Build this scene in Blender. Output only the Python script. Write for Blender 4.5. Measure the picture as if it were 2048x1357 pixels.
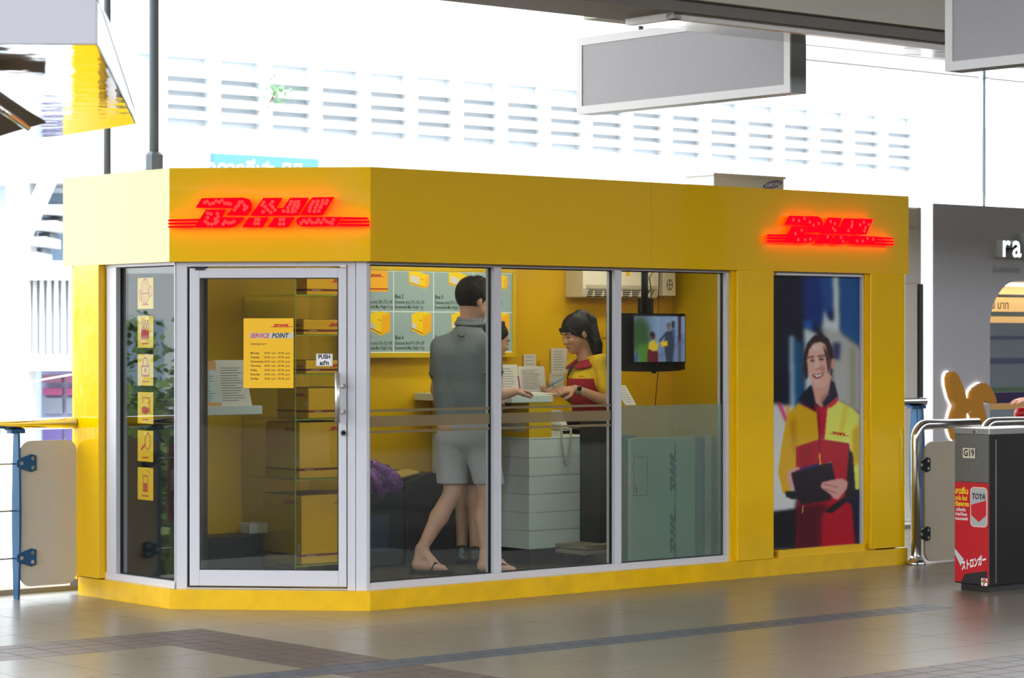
import bpy, bmesh, math, random
import numpy as np
from mathutils import Vector, Matrix

random.seed(7)
SC = bpy.context.scene
COL = SC.collection
for _o in list(bpy.data.objects):
    bpy.data.objects.remove(_o)

# ------------------------------------------------------------------ camera
F = 5000.0                      # focal length in pixels of the 2048 x 1357 frame
HZ = 676.0                      # row of the horizon
CAMZ = 1.6
cam = bpy.data.cameras.new('camera')
cam.sensor_width = 36.0
cam.lens = F / 2048 * 36.0
cam.shift_y = -2.5 / 2048
cam.clip_end = 500
cam.dof.use_dof = True
cam.dof.focus_distance = 15.6
cam.dof.aperture_fstop = 5.0
camo = bpy.data.objects.new('camera', cam)
camo.location = (0, 0, CAMZ)
camo.rotation_euler = (math.pi / 2, 0, 0)
COL.objects.link(camo)
SC.camera = camo

# ------------------------------------------------------------------ sky, sun, exposure
world = bpy.data.worlds.new('sky')
SC.world = world
world.use_nodes = True
wn = world.node_tree.nodes
wn.clear()
bg = wn.new('ShaderNodeBackground')
bg.inputs[0].default_value = (0.93, 0.97, 1.0, 1)
bg.inputs[1].default_value = 4.2
wo = wn.new('ShaderNodeOutputWorld')
world.node_tree.links.new(bg.outputs[0], wo.inputs[0])

sun = bpy.data.lights.new('sun', 'SUN')
sun.energy = 3.5
sun.angle = math.radians(2.0)
sun.color = (1.0, 0.96, 0.88)
suno = bpy.data.objects.new('sun', sun)
suno.rotation_euler = (math.radians(38), 0, math.radians(25))
COL.objects.link(suno)

SC.cycles.max_bounces = 6
SC.cycles.diffuse_bounces = 3
SC.cycles.glossy_bounces = 3
SC.cycles.transmission_bounces = 3
SC.cycles.transparent_max_bounces = 12
SC.cycles.caustics_reflective = False
SC.cycles.caustics_refractive = False
SC.cycles.adaptive_threshold = 0.03
SC.view_settings.view_transform = 'Standard'
SC.view_settings.look = 'None'
SC.view_settings.exposure = 0.18
SC.view_settings.gamma = 1.0
SC.view_settings.use_curve_mapping = False

# ------------------------------------------------------------------ kiosk frame: u along the long front, v into the depth
TH = math.radians(40.0)
CU, SU = math.cos(TH), math.sin(TH)
CX, CY = -0.8275, 14.62


def KW(u, v, z=0.0):
    return Vector((CX + CU * u - SU * v, CY + SU * u + CU * v, z))


def U(px, v):
    a = (px - 1024) / F
    return (a * (CY + CU * v) - CX + SU * v) / (CU - a * SU)


def VV(px, u):
    a = (px - 1024) / F
    return (CX + CU * u - a * (CY + SU * u)) / (SU + a * CU)


def YD(u, v):
    return CY + SU * u + CU * v


def Z(py, u, v):
    return CAMZ - (py - HZ) / F * YD(u, v)


def W(px, py, Y):
    return Vector(((px - 1024) / F * Y, Y, CAMZ - (py - HZ) / F * Y))


def lin(c):
    c = c / 255.0
    return c / 12.92 if c <= 0.04045 else ((c + 0.055) / 1.055) ** 2.4


def S(r, g, b):
    return (lin(r), lin(g), lin(b))


# ------------------------------------------------------------------ materials
MATS = {}


def mat(name, col, rough=0.5, metal=0.0, spec=0.5, emit=None, es=1.0, noise=None, bump=None, coat=0.0):
    if name in MATS:
        return MATS[name]
    m = bpy.data.materials.new(name)
    m.use_nodes = True
    nt = m.node_tree
    p = nt.nodes['Principled BSDF']
    p.inputs['Base Color'].default_value = (*col, 1)
    p.inputs['Roughness'].default_value = rough
    p.inputs['Metallic'].default_value = metal
    p.inputs['Specular IOR Level'].default_value = spec
    p.inputs['Coat Weight'].default_value = coat
    p.inputs['Coat Roughness'].default_value = 0.03
    if emit is not None:
        p.inputs['Emission Color'].default_value = (*emit, 1)
        p.inputs['Emission Strength'].default_value = es
    if noise or bump:
        tc = nt.nodes.new('ShaderNodeTexCoord')
    if noise:
        sc_, amt = noise
        n = nt.nodes.new('ShaderNodeTexNoise')
        n.inputs['Scale'].default_value = sc_
        n.inputs['Detail'].default_value = 5
        nt.links.new(tc.outputs['Object'], n.inputs['Vector'])
        r = nt.nodes.new('ShaderNodeMapRange')
        r.inputs[1].default_value = 0.3
        r.inputs[2].default_value = 0.7
        r.inputs[3].default_value = 1 - amt
        r.inputs[4].default_value = 1 + amt
        nt.links.new(n.outputs['Fac'], r.inputs[0])
        mx = nt.nodes.new('ShaderNodeVectorMath')
        mx.operation = 'SCALE'
        mx.inputs[0].default_value = col
        nt.links.new(r.outputs[0], mx.inputs['Scale'])
        nt.links.new(mx.outputs[0], p.inputs['Base Color'])
    if bump:
        sc_, st, dist = bump
        n2 = nt.nodes.new('ShaderNodeTexNoise')
        n2.inputs['Scale'].default_value = sc_
        n2.inputs['Detail'].default_value = 2
        nt.links.new(tc.outputs['Object'], n2.inputs['Vector'])
        b = nt.nodes.new('ShaderNodeBump')
        b.inputs['Strength'].default_value = st
        b.inputs['Distance'].default_value = dist
        nt.links.new(n2.outputs['Fac'], b.inputs['Height'])
        nt.links.new(b.outputs[0], p.inputs['Normal'])
    MATS[name] = m
    return m


def glass_mat(name, tint=(0.86, 0.9, 0.88), f0=0.04, rough=0.0, film=0.0, film_col=(0.5, 0.5, 0.5)):
    """thin pane: clear transmission, Fresnel-like reflection, optional frosted film"""
    if name in MATS:
        return MATS[name]
    m = bpy.data.materials.new(name)
    m.use_nodes = True
    nt = m.node_tree
    nt.nodes.clear()
    out = nt.nodes.new('ShaderNodeOutputMaterial')
    tr = nt.nodes.new('ShaderNodeBsdfTransparent')
    tr.inputs[0].default_value = (*tint, 1)
    gl = nt.nodes.new('ShaderNodeBsdfGlossy')
    gl.inputs['Roughness'].default_value = rough
    lw = nt.nodes.new('ShaderNodeLayerWeight')
    pw = nt.nodes.new('ShaderNodeMath')
    pw.operation = 'POWER'
    pw.inputs[1].default_value = 4.0
    nt.links.new(lw.outputs['Facing'], pw.inputs[0])
    ma = nt.nodes.new('ShaderNodeMath')
    ma.operation = 'MULTIPLY_ADD'
    ma.inputs[1].default_value = 1 - f0
    ma.inputs[2].default_value = f0
    nt.links.new(pw.outputs[0], ma.inputs[0])
    mx = nt.nodes.new('ShaderNodeMixShader')
    nt.links.new(ma.outputs[0], mx.inputs[0])
    base = tr
    if film > 0:
        df = nt.nodes.new('ShaderNodeBsdfDiffuse')
        df.inputs[0].default_value = (*film_col, 1)
        tl = nt.nodes.new('ShaderNodeBsdfTranslucent')
        tl.inputs[0].default_value = (*film_col, 1)
        m2 = nt.nodes.new('ShaderNodeMixShader')
        m2.inputs[0].default_value = 0.5
        nt.links.new(df.outputs[0], m2.inputs[1])
        nt.links.new(tl.outputs[0], m2.inputs[2])
        m3 = nt.nodes.new('ShaderNodeMixShader')
        m3.inputs[0].default_value = film
        nt.links.new(tr.outputs[0], m3.inputs[1])
        nt.links.new(m2.outputs[0], m3.inputs[2])
        base = m3
    nt.links.new(base.outputs[0], mx.inputs[1])
    nt.links.new(gl.outputs[0], mx.inputs[2])
    nt.links.new(mx.outputs[0], out.inputs[0])
    MATS[name] = m
    return m


def print_mat(name, rough=0.35, emit=0.0):
    if name in MATS:
        return MATS[name]
    m = bpy.data.materials.new(name)
    m.use_nodes = True
    nt = m.node_tree
    p = nt.nodes['Principled BSDF']
    a = nt.nodes.new('ShaderNodeAttribute')
    a.attribute_name = 'print'
    nt.links.new(a.outputs['Color'], p.inputs['Base Color'])
    p.inputs['Specular IOR Level'].default_value = 0.15
    p.inputs['Roughness'].default_value = rough
    if emit > 0:
        p.inputs['Specular IOR Level'].default_value = 0.1
        nt.links.new(a.outputs['Color'], p.inputs['Emission Color'])
        p.inputs['Emission Strength'].default_value = emit
        p.inputs['Base Color'].default_value = (0.02, 0.02, 0.02, 1)
        for l in list(p.inputs['Base Color'].links):
            nt.links.remove(l)
    MATS[name] = m
    return m


YEL = S(238, 188, 0)
M_fascia = mat('yellow_fascia', YEL, 0.06, coat=0.8, bump=(2.2, 0.3, 0.012), spec=0.5)
M_yel = mat('yellow_paint', YEL, 0.22, noise=(3, 0.05))
M_yelg = mat('yellow_gloss', YEL, 0.08, bump=(5, 0.25, 0.01))
M_plinth = mat('yellow_plinth', S(232, 182, 0), 0.3, noise=(7, 0.1))
M_yin = mat('yellow_interior', S(240, 190, 0), 0.3, noise=(2, 0.04), bump=(6, 0.1, 0.01))
M_white = mat('white_frame', S(205, 205, 214), 0.35)
M_gap = mat('black_gasket', S(14, 14, 16), 0.6)
M_glass = glass_mat('clear_glass')
M_shelfglass = glass_mat('shelf_glass', (0.93, 0.96, 0.9), 0.05)
M_edge = mat('glass_edge', S(150, 165, 60), 0.2)
M_film = glass_mat('frosted_film', (0.75, 0.85, 0.83), 0.04, 0.15, 0.22, S(200, 212, 200))
M_band = glass_mat('frosted_band', (0.8, 0.8, 0.75), 0.04, 0.2, 0.55, S(185, 165, 130))
M_steel = mat('stainless', (0.62, 0.61, 0.6), 0.18, 1.0)
M_brush = mat('brushed_steel', (0.5, 0.49, 0.48), 0.38, 1.0, noise=(30, 0.06))
M_chrome = mat('chrome', (0.75, 0.75, 0.76), 0.06, 1.0)
M_ink = mat('black_ink', S(18, 18, 20), 0.5)
M_inkw = mat('white_ink', S(240, 240, 240), 0.5)
M_inkr = mat('red_ink', S(200, 16, 30), 0.5)
M_inkbrown = mat('brown_ink', S(120, 30, 12), 0.5)
M_inkgrey = mat('grey_ink', S(110, 115, 118), 0.5)
M_yprint = mat('yellow_print', S(246, 190, 0), 0.35)
M_carton = mat('yellow_carton', S(238, 180, 0), 0.42, noise=(5, 0.05))
M_black = mat('black_plastic', S(14, 14, 17), 0.45, spec=0.2)
M_paper = mat('paper', S(228, 222, 215), 0.7)
M_skin = mat('skin_light', S(214, 160, 138), 0.5, noise=(9, 0.06))
M_skin2 = mat('skin_tan', S(196, 146, 116), 0.5, noise=(9, 0.05))
M_hair = mat('black_hair', S(16, 13, 13), 0.5, spec=0.3, bump=(60, 0.5, 0.01))
M_hairb = mat('dark_brown_hair', S(26, 20, 18), 0.6, spec=0.2, bump=(55, 0.7, 0.015))
M_blue = mat('blue_steel', S(28, 84, 128), 0.35, 0.2)
M_beige = mat('beige_panel', S(196, 188, 174), 0.55, noise=(140, 0.08))


# ------------------------------------------------------------------ mesh builder
LOGO = {
    'D': [[(290, 390), (345, 305), (725, 300), (775, 318), (797, 362), (790, 408), (762, 448), (735, 460), (572, 458), (600, 430), (628, 392)],
          [(275, 566), (385, 408), (560, 408), (520, 478), (735, 480), (690, 525), (640, 558), (580, 568)]],
    'H': [[(790, 465), (905, 305), (1075, 305), (1018, 396), (1085, 396), (1150, 305), (1315, 305), (1215, 462)],
          [(713, 567), (775, 480), (950, 480), (895, 567)],
          [(945, 567), (1010, 480), (1185, 480), (1125, 567)]],
    'L': [[(1240, 460), (1350, 302), (1545, 300), (1440, 460)],
          [(1205, 512), (1215, 490), (1240, 478), (1615, 478), (1560, 560), (1250, 562), (1215, 545)]],
    'stripe': [[(38, 496), (318, 490), (306, 508), (38, 512)], [(38, 524), (296, 520), (284, 538), (38, 540)], [(38, 554), (272, 552), (262, 568), (38, 569)],
               [(1622, 480), (1845, 484), (1853, 501), (1610, 500)], [(1604, 512), (1860, 514), (1860, 531), (1592, 531)], [(1586, 544), (1862, 544), (1860, 562), (1574, 561)]],
}


def lg(p):
    return ((p[0] - 38) / 1824.0, (569 - p[1]) / 1824.0)


_TXT = {}


def text_data(s, shear=0.0, bold=0.0, align='LEFT'):
    key = (s, shear, bold, align)
    if key in _TXT:
        return _TXT[key]
    c = bpy.data.curves.new('t', 'FONT')
    c.body = s
    c.size = 1.0
    c.resolution_u = 2
    c.shear = shear
    c.offset = bold
    c.align_x = align
    o = bpy.data.objects.new('t', c)
    COL.objects.link(o)
    dg = bpy.context.evaluated_depsgraph_get()
    me = bpy.data.meshes.new_from_object(o.evaluated_get(dg))
    vs = [tuple(v.co) for v in me.vertices]
    fs = [tuple(p.vertices) for p in me.polygons]
    bpy.data.meshes.remove(me)
    bpy.data.objects.remove(o)
    bpy.data.curves.remove(c)
    _TXT[key] = (vs, fs)
    return vs, fs


class MB:
    def __init__(self):
        self.v, self.f, self.m, self.mi = [], [], [], 0

    def mesh(self, vs, fs):
        b = len(self.v)
        self.v += [tuple(p) for p in vs]
        for q in fs:
            self.f.append(tuple(b + i for i in q))
            self.m.append(self.mi)
        return self

    def use(self, i):
        self.mi = i
        return self

    def hexa(self, p):
        return self.mesh(p, [(0, 3, 2, 1), (4, 5, 6, 7), (0, 1, 5, 4), (1, 2, 6, 5), (2, 3, 7, 6), (3, 0, 4, 7)])

    def box(self, x0, x1, y0, y1, z0, z1):
        return self.hexa([(x0, y0, z0), (x1, y0, z0), (x1, y1, z0), (x0, y1, z0), (x0, y0, z1), (x1, y0, z1), (x1, y1, z1), (x0, y1, z1)])

    def prism(self, pts, vec):
        n = len(pts)
        vec = Vector(vec)
        P = [Vector(p) for p in pts]
        nn = Vector((0, 0, 0))
        for i in range(n):
            nn += P[i].cross(P[(i + 1) % n])
        if nn.dot(vec) > 0:
            P.reverse()
        Q = [p + vec for p in P]
        fs = [tuple(range(n)), tuple(range(2 * n - 1, n - 1, -1))]
        for i in range(n):
            j = (i + 1) % n
            fs.append((i, n + i, n + j, j))
        return self.mesh(P + Q, fs)

    def tube(self, path, r, n=10, cap=True):
        P = [Vector(p) for p in path]
        rr = r if isinstance(r, (list, tuple)) else [r] * len(P)
        vs, fs = [], []
        t0 = (P[1] - P[0]).normalized()
        up = Vector((0, 0, 1)) if abs(t0.z) < 0.9 else Vector((1, 0, 0))
        a = t0.cross(up).normalized()
        for i, p in enumerate(P):
            t = (P[min(i + 1, len(P) - 1)] - P[max(i - 1, 0)]).normalized()
            a = (a - t * a.dot(t)).normalized()
            b = t.cross(a)
            for k in range(n):
                w = 2 * math.pi * k / n
                vs.append(p + (a * math.cos(w) + b * math.sin(w)) * rr[i])
        for i in range(len(P) - 1):
            for k in range(n):
                k2 = (k + 1) % n
                fs.append((i * n + k, i * n + k2, (i + 1) * n + k2, (i + 1) * n + k))
        if cap:
            fs.append(tuple(range(n - 1, -1, -1)))
            fs.append(tuple((len(P) - 1) * n + k for k in range(n)))
        return self.mesh(vs, fs)

    def disc(self, c, ax, r, depth, n=16):
        ax = Vector(ax).normalized()
        c = Vector(c)
        return self.tube([c, c + ax * depth], r, n)

    def flat(self, pts):
        return self.mesh(pts, [tuple(range(len(pts)))])

    def text(self, s, o, right, up, size, shear=0.0, bold=0.0, align='LEFT', sx=1.0, depth=0.0):
        vs, fs = text_data(s, shear, bold, align)
        o, right, up = Vector(o), Vector(right).normalized(), Vector(up).normalized()
        nrm = right.cross(up)
        P = [o + right * (x * size * sx) + up * (y * size) for x, y, z in vs]
        if depth:
            n = len(P)
            Q = [p + nrm * depth for p in P]
            ed = {}
            for q in fs:
                for i in range(len(q)):
                    e = (q[i], q[(i + 1) % len(q)])
                    ed[e] = 1
            side = [(a, b, b + n, a + n) for (a, b) in ed if (b, a) not in ed]
            return self.mesh(P + Q, [tuple(reversed(q)) for q in fs] + [tuple(i + n for i in q) for q in fs] + side)
        return self.mesh(P, fs)

    def logo(self, o, right, up, width, depth=0.0, keys='DHL|'):
        o, right, up = Vector(o), Vector(right).normalized(), Vector(up).normalized()
        nrm = right.cross(up)
        for k, polys in LOGO.items():
            if (k if len(k) == 1 else '|') not in keys:
                continue
            for poly in polys:
                P = [o + right * (lg(p)[0] * width) + up * (lg(p)[1] * width) for p in poly]
                if depth:
                    self.prism(P, nrm * depth)
                else:
                    self.flat(list(reversed(P)))
        return self

    def build(self, name, mats, parent=None, smooth=False, bevel=0.0, loc=None, rz=None):
        me = bpy.data.meshes.new(name)
        me.from_pydata(self.v, [], self.f)
        mats = mats if isinstance(mats, (list, tuple)) else [mats]
        for m in mats:
            me.materials.append(m)
        if len(mats) > 1:
            me.polygons.foreach_set('material_index', self.m)
        if smooth:
            me.polygons.foreach_set('use_smooth', [True] * len(me.polygons))
        me.update()
        o = bpy.data.objects.new(name, me)
        COL.objects.link(o)
        if parent is not None:
            o.parent = parent
        if loc is not None:
            o.location = loc
        if rz is not None:
            o.rotation_euler = (0, 0, rz)
        if bevel:
            b = o.modifiers.new('bevel', 'BEVEL')
            b.width = bevel
            b.segments = 2
            b.limit_method = 'ANGLE'
        return o


def tag(o, label=None, cat=None, group=None, kind=None):
    if label:
        o['label'] = label
    if cat:
        o['category'] = cat
    if group:
        o['group'] = group
    if kind:
        o['kind'] = kind
    return o


def thing(name, label, cat, loc=(0, 0, 0), rz=0.0, group=None, kind=None):
    o = bpy.data.objects.new(name, None)
    o.empty_display_size = 0.1
    o.location = loc
    o.rotation_euler = (0, 0, rz)
    COL.objects.link(o)
    return tag(o, label, cat, group, kind)


def kthing(name, label, cat, u, v, z, group=None, kind=None):
    return thing(name, label, cat, KW(u, v, z), TH, group, kind)


# ------------------------------------------------------------------ small software painter for flat prints
class Paint:
    def __init__(self, x0, x1, y0, y1, nx, ny, bgc):
        self.x0, self.x1, self.y0, self.y1, self.nx, self.ny = x0, x1, y0, y1, nx, ny
        self.X, self.Y = np.meshgrid(np.linspace(x0, x1, nx), np.linspace(y0, y1, ny))
        self.c = np.zeros((ny, nx, 3))
        self.c[:] = bgc

    def mask(self, pts, soft=0):
        m = np.zeros(self.X.shape, bool)
        n = len(pts)
        for i in range(n):
            xa, ya = pts[i]
            xb, yb = pts[(i + 1) % n]
            if ya == yb:
                continue
            cond = ((ya > self.Y) != (yb > self.Y))
            xi = (xb - xa) * (self.Y - ya) / (yb - ya) + xa
            m ^= cond & (self.X < xi)
        return self._soft(m.astype(float), soft)

    def _soft(self, m, soft):
        s = int(round(soft / (self.x1 - self.x0) * self.nx))
        for _ in range(2 if s > 0 else 0):
            for ax in (0, 1):
                acc = np.zeros_like(m)
                for k in range(-s, s + 1):
                    p = np.pad(m, [(s, s), (0, 0)] if ax == 0 else [(0, 0), (s, s)], mode='edge')
                    acc += p[s + k:s + k + m.shape[0], :] if ax == 0 else p[:, s + k:s + k + m.shape[1]]
                m = acc / (2 * s + 1)
        return m

    def poly(self, pts, col, soft=1.0, a=1.0):
        m = self.mask(pts, soft)[..., None] * a
        self.c = self.c * (1 - m) + np.array(col, float) * m
        return self

    def ell(self, cx, cy, rx, ry, col, soft=1.0, a=1.0):
        return self.poly([(cx + rx * math.cos(t * math.pi / 12), cy + ry * math.sin(t * math.pi / 12)) for t in range(24)], col, soft, a)

    def line(self, x0, y0, x1, y1, w, col, soft=0.5, a=1.0):
        L = math.hypot(x1 - x0, y1 - y0) or 1
        dx, dy = -(y1 - y0) / L * w / 2, (x1 - x0) / L * w / 2
        return self.poly([(x0 + dx, y0 + dy), (x1 + dx, y1 + dy), (x1 - dx, y1 - dy), (x0 - dx, y0 - dy)], col, soft, a)

    def logo(self, x, y, w, col, slope=0.0):
        for k, polys in LOGO.items():
            for p in polys:
                self.poly([(x + lg(q)[0] * w, y - lg(q)[1] * w + slope * lg(q)[0] * w) for q in p], col, 0)
        return self

    def noise(self, amt, seed=0):
        r = np.random.RandomState(seed)
        self.c = np.clip(self.c + r.normal(0, amt, self.c.shape[:2])[..., None], 0, 255)
        return self

    def build(self, name, fpos, material, parent, gain=1.0):
        """fpos(s, t) -> local point, s right 0..1, t down 0..1"""
        nx, ny = self.nx, self.ny
        p00, p10, p01 = Vector(fpos(0, 0)), Vector(fpos(1, 0)), Vector(fpos(0, 1))
        ss, tt = np.meshgrid(np.linspace(0, 1, nx), np.linspace(0, 1, ny))
        e1, e2 = np.array(p10 - p00), np.array(p01 - p00)
        vs = np.array(p00) + ss[..., None] * e1 + tt[..., None] * e2
        idx = np.arange(nx * ny).reshape(ny, nx)
        q = np.stack([idx[1:, :-1], idx[1:, 1:], idx[:-1, 1:], idx[:-1, :-1]], -1).reshape(-1, 4)
        me = bpy.data.meshes.new(name)
        me.vertices.add(nx * ny)
        me.vertices.foreach_set('co', vs.reshape(-1))
        me.loops.add(len(q) * 4)
        me.loops.foreach_set('vertex_index', q.reshape(-1))
        me.polygons.add(len(q))
        me.polygons.foreach_set('loop_start', np.arange(0, len(q) * 4, 4))
        me.polygons.foreach_set('loop_total', np.full(len(q), 4))
        me.update(calc_edges=True)
        at = me.color_attributes.new('print', 'FLOAT_COLOR', 'POINT')
        c = np.clip(self.c, 0, 255).reshape(-1, 3) / 255.0
        c = np.where(c <= 0.04045, c / 12.92, ((c + 0.055) / 1.055) ** 2.4)
        c = np.minimum(c * gain, 0.92)
        at.data.foreach_set('color', np.concatenate([c, np.ones((len(c), 1))], 1).reshape(-1))
        me.materials.append(material)
        o = bpy.data.objects.new(name, me)
        COL.objects.link(o)
        o.parent = parent
        return o

# ================================================================== THE SETTING
def speckle(name, c1, c2, rough, scale=260, spec=0.85):
    m = bpy.data.materials.new(name)
    m.use_nodes = True
    nt = m.node_tree
    p = nt.nodes['Principled BSDF']
    g = nt.nodes.new('ShaderNodeNewGeometry')
    n = nt.nodes.new('ShaderNodeTexNoise')
    n.inputs['Scale'].default_value = scale
    n.inputs['Detail'].default_value = 3
    nt.links.new(g.outputs['Position'], n.inputs['Vector'])
    r = nt.nodes.new('ShaderNodeValToRGB')
    r.color_ramp.elements[0].position = 0.38
    r.color_ramp.elements[0].color = (*c1, 1)
    r.color_ramp.elements[1].position = 0.62
    r.color_ramp.elements[1].color = (*c2, 1)
    nt.links.new(n.outputs['Fac'], r.inputs[0])
    n3 = nt.nodes.new('ShaderNodeTexNoise')
    n3.inputs['Scale'].default_value = 1.3
    nt.links.new(g.outputs['Position'], n3.inputs['Vector'])
    r3 = nt.nodes.new('ShaderNodeMapRange')
    r3.inputs[3].default_value = 0.86
    r3.inputs[4].default_value = 1.14
    nt.links.new(n3.outputs['Fac'], r3.inputs[0])
    mx = nt.nodes.new('ShaderNodeVectorMath')
    mx.operation = 'SCALE'
    nt.links.new(r.outputs[0], mx.inputs[0])
    nt.links.new(r3.outputs[0], mx.inputs['Scale'])
    nt.links.new(mx.outputs[0], p.inputs['Base Color'])
    p.inputs['Roughness'].default_value = rough
    p.inputs['Specular IOR Level'].default_value = spec
    b = nt.nodes.new('ShaderNodeBump')
    b.inputs['Strength'].default_value = 0.06
    b.inputs['Distance'].default_value = 0.001
    nt.links.new(n.outputs['Fac'], b.inputs['Height'])
    nt.links.new(b.outputs[0], p.inputs['Normal'])
    MATS[name] = m
    return m


M_tile = speckle('beige_granite_tile', S(94, 86, 72), S(124, 114, 96), 0.28, 260, 0.9)
M_brown = speckle('brown_granite_tile', S(44, 36, 34), S(98, 82, 76), 0.42, 200, 0.5)
M_bluet = speckle('blue_grey_tile', S(38, 46, 58), S(74, 84, 98), 0.42, 200, 0.45)
M_grout = mat('grout', S(52, 47, 42), 0.8)
M_conc = mat('concrete', S(150, 146, 138), 0.8, noise=(3, 0.06))

FL = thing('floor', None, None, KW(0, 0, 0), TH, kind='structure')
mb = MB().box(-30, 9.0, -17, 2.2, -0.25, -0.006)
mb.box(9.0, 40, -17, 9, -0.25, -0.006)
mb.build('floor_slab', M_grout, FL)


def in_view(u0, u1, v0, v1):
    ok = False
    for u in (u0, u1):
        for v in (v0, v1):
            p = KW(u, v, 0)
            if p.y < 5:
                continue
            x, y = 1024 + F * p.x / p.y, HZ + F * CAMZ / p.y
            if -40 < x < 2090 and y < 1400:
                ok = True
    return ok


def under_kiosk(u0, u1, v0, v1):
    return v0 > 0.1 and u0 > -0.7 and u1 < 4.6 and (u0 + v0) > 0.2


_tm = {}


def tile(u0, u1, v0, v1, m, key):
    if not in_view(u0, u1, v0, v1) or under_kiosk(u0, u1, v0, v1):
        return
    gp = 0.0018 if key[0] == 'b' else 0.0035
    if key not in _tm:
        o = MB().box(gp, u1 - u0 - gp, gp, v1 - v0 - gp, -0.012, 0.0).build('tile', m, FL, bevel=0.0)
        _tm[key] = o.data
    else:
        o = bpy.data.objects.new('tile', _tm[key])
        COL.objects.link(o)
        o.parent = FL
    o.location = (u0, v0, random.uniform(-0.0005, 0.0))


BW = 0.13325
BU0, BU1 = -1.773, -1.24          # brown band running along v
BV0, BV1 = -0.633, -0.10          # brown band running along u
LV0, LV1 = -2.075, -1.835         # blue-grey strip
B2 = -3.72                        # second brown band


def zone(u, v):
    if LV0 < v < LV1 and u < 2.95:
        return 'blue'
    if BU0 < u < BU1 and v < BV1:
        return 'brown'
    if BV0 < v < BV1 and u < BU1:
        return 'brown'
    if B2 - 0.533 < v < B2 and u > -0.2:
        return 'brown'
    return 'beige'


# beige tiles: cut the plan along the bands so that the pieces meet them cleanly
ucuts = [BU0, BU1]
x = BU1
while x < 12:
    x += 0.4
    ucuts.append(x)
x = BU0
while x > -7:
    x -= 0.4
    ucuts.append(x)
ucuts.sort()
vcuts = [BV0, BV1, LV0, LV1, B2, B2 - 0.533]
for a, b in ((BV1, 7.0), (LV1, BV0), (B2, LV0), (-7.2, B2 - 0.533)):
    n = max(1, round((b - a) / 0.4))
    vcuts += [a + (b - a) * i / n for i in range(1, n)]
vcuts = sorted(vcuts)
for i in range(len(ucuts) - 1):
    for j in range(len(vcuts) - 1):
        u0, u1, v0, v1 = ucuts[i], ucuts[i + 1], vcuts[j], vcuts[j + 1]
        if v0 > 2.0 and u0 < 9:
            continue
        if YD(u0, v0) > 24:
            continue
        if zone((u0 + u1) / 2, (v0 + v1) / 2) == 'beige':
            tile(u0, u1, v0, v1, M_tile, ('b', round(u1 - u0, 3), round(v1 - v0, 3)))
for k in range(4):
    u0 = BU0 + k * BW
    v = BV1
    while v > -5:
        if not (LV0 - 0.12 < v - BW and v < LV1 + 0.13) or True:
            lo, hi = v - BW, v
            if hi > LV1 and lo < LV1:
                lo = LV1
            if hi <= LV1 and lo >= LV0:
                v -= BW
                continue
            if hi > LV0 and lo < LV0:
                hi = LV0
            if hi - lo > 0.01 and not (hi <= LV1 and lo >= LV0):
                tile(u0, u0 + BW, lo, hi, M_brown, ('r', round(hi - lo, 4)))
        v -= BW
    v0 = BV0 + k * BW
    u = BU0
    while u > -7:
        tile(u - 0.2, u, v0, v0 + BW, M_brown, ('ru',))
        u -= 0.2
    v0 = B2 - 0.533 + k * BW
    u = -0.2
    while u < 5:
        tile(u, u + 0.2, v0, v0 + BW, M_brown, ('ru',))
        u += 0.2
for k in range(2):
    v0 = LV0 + k * 0.12
    u = -5.0 + 0.06 * k
    while u < 2.9:
        tile(u, u + 0.155, v0, v0 + 0.12, M_bluet, ('l',))
        u += 0.155

# kerb along the open edge of the platform
tag(MB().box(-30, 9.0, 2.2, 2.42, -0.5, 0.03).build('trim_1', M_conc, None, loc=KW(0, 0, 0), rz=TH), kind='structure')

# unseen station shell, shaped for daylight and reflections: roof, low back wall, end wall
M_roofm = mat('station_roof', S(150, 148, 144), 0.8, noise=(1, 0.05))
M_wallb = mat('station_wall', S(76, 68, 58), 0.6, noise=(0.6, 0.25))
tag(MB().box(-8.5, 40, -9.4, 3.0, 6.0, 6.25).build('ceiling', M_roofm, None, loc=KW(0, 0, 0), rz=TH), kind='structure')  # roof edges placed to set how much sky lights the kiosk
wb = MB().box(-30, 40, -17.2, -17, -0.25, 1.1)
tag(wb.build('wall_back', M_wallb, None, loc=KW(0, 0, 0), rz=TH), kind='structure')
tag(MB().box(39.8, 40, -17, 9, -0.25, 6.0).build('wall_right', M_wallb, None, loc=KW(0, 0, 0), rz=TH), kind='structure')
M_colm = mat('column_paint', S(58, 56, 54), 0.5)  # unseen columns, added for reflections and kept dark against washed-out glass
for i, cu_ in enumerate((-14.0, 4.5, 12.0, 20.0)):
    tag(MB().box(cu_, cu_ + 0.7, -10.4, -9.8, 0, 6.0).build('column', M_colm, None, loc=KW(0, 0, 0), rz=TH), kind='structure')

tag(MB().box(-90, 90, -44, -40, -7, 11).build('wall_backdrop', mat('reflection_backdrop', S(52, 46, 40), 0.8, noise=(0.12, 0.25)), None, loc=KW(0, 0, 0), rz=TH), kind='structure')  # unseen facade added as a dim backdrop for the kiosk reflections
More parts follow.
